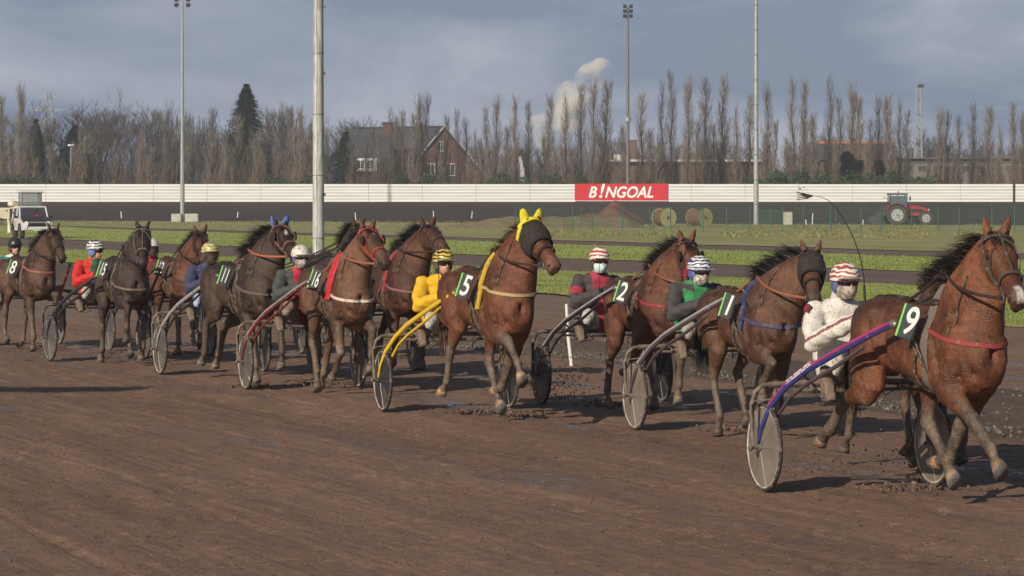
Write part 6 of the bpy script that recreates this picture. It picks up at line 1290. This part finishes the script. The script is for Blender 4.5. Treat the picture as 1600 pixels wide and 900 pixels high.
DR = {
 'H9': dict(lab='driver in muddy white suit with white and red striped helmet, foremost in the race', jacket=(.62, .59, .54), stripe=(.20, .05, .07), mud=.575, spot=85, trousers=(.50, .46, .40), helmet=helm('red_white', W_, (.30, .07, .06), sc=9), peak=pk_w, guard=(.06, .09, .26), mask=(.42, .36, .30), glove='grey', tmud=.50, skin=(.40, .20, .14), wrR=(.42, -.12, 1.40), wrL=(.42, .10, 1.42), yaw=2, neck=(.5, .46, .42)),
 'H1': dict(lab='driver in green and dark grey jacket with blue and white striped helmet', jacket=(.035, .22, .075), sleeve=(.055, .050, .052), yoke=(.05, .045, .05), collar=(.035, .22, .075), mud=.64, trousers=(.30, .27, .23), helmet=helm('blue_white', WB, (.035, .05, .16), sc=10), peak=pk_w, guard=(.05, .10, .40), mask=(.62, .56, .52), goggle='glasses', yaw=12, pitch=-10, hz=-.04),
 'H2': dict(lab='driver in dark grey and red jacket wearing a pale blue surgical mask', jacket=(.055, .048, .050), chest=(.32, .035, .06), band=(.32, .035, .06), sleeve=(.055, .048, .050), mud=.66, trousers=(.45, .42, .38), helmet=helm('white_red', (.66, .62, .57), (.36, .07, .06), sc=6, mud=.66), peak=pk_w, mask=(.50, .66, .66), mask2=(.56, .70, .70), goggle='glasses', yaw=3),
 'H5': dict(lab='driver in a yellow jacket speckled with mud and a yellow and black helmet', jacket=(.66, .38, .015), mud=.60, spot=60, trousers=(.45, .42, .38), helmet=helm('yellow_black', (.60, .44, .05), (.03, .025, .02), sc=9, mud=.68), peak=pk_y, guard=(.04, .04, .04), neck=(.04, .045, .04), yaw=4, tmud=.52),
 'H16': dict(lab='driver in dark grey green jacket with red centre and a muddy white helmet', jacket=(.050, .060, .060), chest=(.42, .015, .035), mud=.60, trousers=(.26, .22, .18), helmet=helm('muddy_white', (.62, .58, .52), (.60, .56, .50), mud=.56), peak=pk_w, guard=(.05, .07, .16), mask=(.42, .37, .33), goggle='glasses', yaw=6, tmud=.44),
 'H11': dict(lab='driver in navy jacket with yellow and white helmet and a smoked face visor', jacket=(.040, .045, .10), mud=.62, trousers=(.36, .40, .55), helmet=helm('yellow_grey', (.55, .50, .12), (.22, .22, .20), sc=8), visor=True, guard=(.03, .03, .03), yaw=8, tmud=.54, neck=(.03, .03, .04)),
 'H15': dict(lab='driver in bright red jacket with green side looking away to the right', jacket=(.50, .025, .020), yoke=(.50, .03, .02), chest=(.03, .14, .07), mud=.68, trousers=(.42, .38, .33), helmet=helm('white_black', (.66, .64, .60), (.04, .06, .09), sc=8), peak=pk_w, guard=(.10, .19, .42), yaw=42, neck=(.5, .1, .09)),
 'H12': dict(lab='driver in red jacket with white helmet and dark face visor, behind the near black horse', jacket=(.48, .03, .035), mud=.64, trousers=(.25, .2, .17), helmet=helm('pale_muddy', (.60, .55, .49), (.54, .50, .44), mud=.58), visor=True, peak=pk_w, neck=(.50, .05, .03)),
 'H8': dict(lab='driver in teal jacket with red sleeves and a plain black helmet at the left edge', jacket=(.03, .19, .17), sleeve=(.40, .02, .04), yoke=(.03, .19, .17), collar=(.6, .6, .58), mud=.70, trousers=(.45, .42, .40), helmet=helm('black', (.022, .024, .028), (.03, .03, .034), mud=.72), guard=(.02, .02, .02), goggle='glasses', yaw=4),
 'H7': dict(lab='driver hidden behind the horse numbered 16, in front of the dark maned bay', jacket=(.06, .06, .07), trousers=(.3, .26, .22), helmet=helm('dark_grey', (.12, .12, .13), (.3, .28, .25)), mask=(.3, .26, .22)),
 'H10': dict(lab='driver mostly hidden behind the mane of the dark horse with blue ears', jacket=(.05, .05, .06), trousers=(.3, .26, .22), helmet=helm('striped_pale', (.55, .52, .46), (.10, .10, .11), sc=9), mask=(.5, .45, .4), peak=pk_w),
}
PAL = {
 'chestnut': dict(coat=(.115, .040, .018), leg=(.125, .100, .080), legf=.85, mane=(.018, .011, .008), hoof=(.36, .22, .13), muzzle=(.11, .055, .040), mudf=.75),
 'chestnut2': dict(coat=(.118, .040, .018), leg=(.125, .098, .078), legf=.85, mane=(.060, .022, .012), hoof=(.40, .26, .16), muzzle=(.13, .060, .045), mudf=.75),
 'bay1': dict(coat=(.090, .040, .022), leg=(.12, .090, .068), legf=.85, mane=(.010, .008, .008), hoof=(.17, .12, .09), mudf=.75),
 'bay2': dict(coat=(.095, .036, .019), leg=(.12, .088, .066), legf=.85, mane=(.012, .009, .008), hoof=(.20, .14, .10), mudf=.6),
 'brown': dict(coat=(.115, .056, .030), leg=(.12, .080, .058), legf=.85, mane=(.012, .010, .009), hoof=(.22, .15, .11), mudf=.7, muzzle=(.045, .032, .027)),
 'darkbay': dict(coat=(.072, .028, .016), leg=(.09, .058, .042), legf=.85, mane=(.010, .008, .008), hoof=(.14, .10, .08), mudf=.6),
 'seal': dict(coat=(.048, .028, .019), leg=(.10, .070, .052), legf=.85, mane=(.009, .008, .008), hoof=(.20, .15, .12), mudf=.7, muzzle=(.03, .024, .02)),
 'black': dict(coat=(.038, .024, .018), leg=(.065, .046, .036), legf=.85, mane=(.009, .008, .008), hoof=(.15, .12, .09), mudf=.6, muzzle=(.04, .03, .026)),
 'brown8': dict(coat=(.064, .033, .020), leg=(.11, .075, .055), legf=.85, mane=(.012, .010, .009), hoof=(.15, .11, .09), mudf=.75, muzzle=(.05, .035, .03)),
}
HS = [
 ('H9', 'chestnut horse with white nose pulling the blue sulky, number 9, foremost of all', dict(PAL['chestnut'], white=[(.50, .66, .024)]), .013, dict(num='9', breast=(.26, .04, .04), breast_z=1.27, mane_len=.23, mane_n=420, girth=(.14, .12, .10), crown_strap=True, bridle=(.06, .05, .04))),
 ('H3', 'dark bay horse whose head shows just behind the head of the foremost chestnut', PAL['darkbay'], .018, dict(mane_len=.26, mane_n=480, blinkers=True)),
 ('H1', 'dark brown horse with black mesh eye hood and blue breast strap, number 1', PAL['bay1'], .014, dict(num='1', eye_hood=True, breast=(.045, .055, .13), breast_z=1.22, mane_len=.27, mane_n=620, pad=(.03, .045, .16), pad_w=.045)),
 ('H2', 'bay horse with a fluffy red noseband, number 2', PAL['bay2'], .015, dict(num='2', shadow_roll=True, breast=(.26, .03, .04), breast_z=1.28, mane_len=.24, blinkers=True, bridle=(.03, .025, .02))),
 ('H5', 'chestnut horse with yellow ear cover and dark mesh over its eyes, number 5', PAL['chestnut2'], .014, dict(num='5', eye_hood=True, ear_cover=('yellow', (.66, .56, .03)), breast=(.38, .30, .14), breast_z=1.33, mane_len=.14, mane_n=260, pad=(.52, .34, .02), pad_w=.07)),
 ('H16', 'brown horse with red browband and white breast strap over a red pad, number 16', dict(PAL['brown'], white=[(.12, .17, .014)]), .015, dict(num='16', bridle=(.30, .03, .03), breast=(.62, .50, .46), breast_z=1.18, mane_len=.16, pad=(.50, .015, .025), pad_w=.17, blinkers=True)),
 ('H7', 'bay horse with black mane directly behind the driver in yellow', PAL['darkbay'], .017, dict(mane_len=.26, mane_n=600, breast=(.20, .09, .12), pad=(.34, .03, .05), pad_w=.06, bridle=(.04, .03, .03))),
 ('H10', 'dark horse hidden behind the horse numbered 16, only ears and neck showing', PAL['seal'], .020, dict(mane_len=.30, mane_n=600)),
 ('H11', 'almost black horse with blue ear covers and small white star, number 11', dict(PAL['seal'], white=[(.10, .24, .016)]), .016, dict(num='11', ear_cover=('blue', (.085, .13, .42)), ear_band=False, blinkers=True, mane_len=.28, mane_n=560, breast=(.10, .075, .07), bridle=(.16, .07, .06))),
 ('H15', 'near black horse facing the camera with crossed straps on its face, number 15', PAL['black'], .016, dict(num='15', crown_strap=True, mane_len=.12, breast=(.14, .10, .08), breast_z=1.14, bridle=(.12, .09, .07))),
 ('H12', 'reddish brown horse facing the camera between the drivers in red and navy', PAL['bay2'], .017, dict(num='12', mane_len=.18, crown_strap=True)),
 ('H8', 'dark brown horse at the left edge beside the driver in teal, number 8', PAL['brown8'], .017, dict(num='8', mane_len=.20, breast=(.28, .10, .07), breast_z=1.34, girth=(.16, .07, .05))),
]
HOR = {}
for i, (k, lab, pal, vox, kit) in enumerate(HS): HOR[k] = horse(k, lab, POSE[k], pal, vox, kit, i+3)
RC = {'H1': (.26, .085, .035), 'H2': (.22, .08, .04), 'H11': (.36, .10, .04), 'H16': (.24, .10, .05)}
for k, s in SU.items():
    X, D = near(*s['near']); yaw = s['near'][2]; s['disc'] = s['disc']; sulky(k, s['lab'], X, D, yaw, s); o = DR[k]; d = driver(k, o['lab'], X, D, yaw, o); rein(HOR[k], d['hands'], RC.get(k)); DR[k]['res'] = d; DR[k]['pos'] = (X, D, yaw)
# red letters on the foremost driver's shoulder, and the white decal on the blue shaft
so = [c for c in DR['H9']['res']['root'].children if c.name.startswith('jacket')][0]
tm = text_mesh('OR', .085, .006, 0, .004); tm.transform(Matrix.Translation((-.13, -.292, 1.455)) @ Matrix.Rotation(radians(-10), 4, 'Z') @ Matrix.Rotation(radians(68), 4, 'X')); obj('lettering', tm, mat('maroon_print', (.22, .03, .045), .7), so, False)
sr = [o_ for o_ in bpy.data.objects if o_.name.startswith('sulky') and o_.get('label', '').startswith('blue and purple')][0]; sh_ = [c for c in sr.children if c.name.startswith('shaft')][0]
b = MB(); rq = random.Random(4)
for i in range(34):
    t = i/33; x = .34+.34*t; y = -(.672-.055*t)-.026; z = .88+.165*t
    for rr_ in (0, 1):
        if rq.random() < .85: b.box((x, y, z+.014-.020*rr_), (.006, .004, .013), Matrix.Rotation(rq.uniform(-.5, .3), 3, 'Y'))
obj('decal_lettering', b, mat('decal_white', (.60, .62, .66), .5), sh_, False)
# whips carried by three of the drivers
def whip(lab, pts, r0, m, tip=None):
    b = MB(); n_ = len(pts); b.tube(pts, [r0*(1-.7*i/(n_-1)) for i in range(n_)], 6); b.tube([pts[0]-(pts[1]-pts[0]).normalized()*.02, pts[0]+(pts[1]-pts[0]).normalized()*.16], r0*1.6, 8)
    if tip:
        for q in range(5): e = pts[-1]; b.tube([e, e+Vector((-.05-.01*q, 0, .01*(q-2))), e+Vector((-.13, 0, .016*(q-2)))], [.006, .005, .002], 5)
    tag(obj('whip', b, m), lab, 'whip', 'whips carried by the drivers')
Dw = DR['H9']['pos'][1]-.42; whip('long thin black whip with frayed tip arching up from the foremost driver', [at(x, y, Dw) for x, y in ((1352, 478), (1351, 460), (1350, 435), (1345, 405), (1334, 372), (1320, 345), (1308, 327), (1296, 314), (1284, 308), (1270, 306))], .0065, M_black, True)
Dw = DR['H5']['pos'][1]-.45; whip('upright thin black whip held by the driver in yellow', [at(x, y, Dw) for x, y in ((687, 462), (686, 440), (685, 410), (683, 370), (681, 345), (680, 335), (679, 331))], .0065, M_black)
Dw = DR['H2']['pos'][1]-.45; whip('thin black whip held upright before the chest of the driver in red and grey', [at(x, y, Dw) for x, y in ((937, 470), (936.5, 450), (936.5, 430), (936.5, 412), (936, 396))], .006, M_black)
# thrown mud behind the hooves
def spatter(lab, px_, py_, D, sx, sz, n_, seed):
    r = random.Random(seed); b = MB(); c = at(px_, py_, D)
    for i in range(n_):
        s_ = r.uniform(.003, .011); p = c+Vector((r.gauss(0, sx), r.gauss(0, sx), abs(r.gauss(0, sz)))); p.z = max(.01, p.z); R = Quaternion((r.random(), r.random(), r.random(), r.random())).normalized().to_matrix(); g = r.uniform(.04, .11); b.ell(p, (s_*1.4, s_, s_), R, col=(g*1.2, g*.85, g*.7), n=5, m=4)
    tag(obj('flying_mud', b, MATS['mud_crumb']), kind='stuff', label=lab)
spatter('clods of mud flying up behind the black sulky wheel', 880, 625, 34, .16, .28, 260, 1); spatter('mud thrown up around the hind hooves of the foremost horse', 1330, 735, 25, .35, .12, 200, 2)
for q, (px_, py_, D) in enumerate(((1140, 672, None), (905, 0, 0), (951, 634, None), (500, 602, None), (205, 560, None), (170, 552, None), (50, 545, None), (800, 650, None), (290, 552, None), (1420, 765, None), (395, 604, None), (735, 645, None))):
    if D == 0: continue
    p = gpt(px_, py_); r = random.Random(q); b = MB()
    for i in range(90):
        s_ = r.uniform(.006, .022); R = Quaternion((r.random(), r.random(), r.random(), r.random())).normalized().to_matrix(); g = r.uniform(.05, .13); b.ell((p.x+r.gauss(0, .16), p.y+r.gauss(0, .22), r.uniform(.0, .03)), (s_*1.4, s_, s_*.8), R, col=(g*1.3, g*.85, g*.7), n=6, m=4)
    tag(obj('churned_mud', b, MATS['mud_crumb']), kind='stuff', label='churned clods of mud around the hooves on the track')
# the person at the wheel of the starting car
b = MB(); c = V; h = MB(); h.ell((-.05, .36, 1.52), (.10, .09, .13)); h.tube([(-.05, .36, 1.42), (-.08, .36, 1.30), (-.12, .36, 1.05), (-.14, .36, .85)], [.05, .14, .17, .16], 14, r2=[.05, .21, .22, .18]); 
for s in (-1, 1): h.tube([(-.08, .36+.20*s, 1.30), (.12, .36+.25*s, 1.14), (.42, .36+.10*s, 1.20)], [.06, .05, .035], 10)
me = remesh(h, .014, 2, 'body'); Pq = coords(me); Cq = np.tile(np.array((.42, .22, .15)), (len(Pq), 1)); Cq[Pq[:, 2] < 1.40] = (.55, .03, .025); setcol(me, Cq)
pr = thing('person', 'person in a red jacket behind the windscreen of the white starting car', 'driver', V.location, V.rotation_euler.z); bo = obj('body', me, vmat('cloth_plain', .8, .2, 30), pr)
h = MB(); h.ell((-.07, .36, 1.56), (.105, .095, .11)); obj('hair', h, mat('dark_hair', (.03, .02, .015), .8), pr)
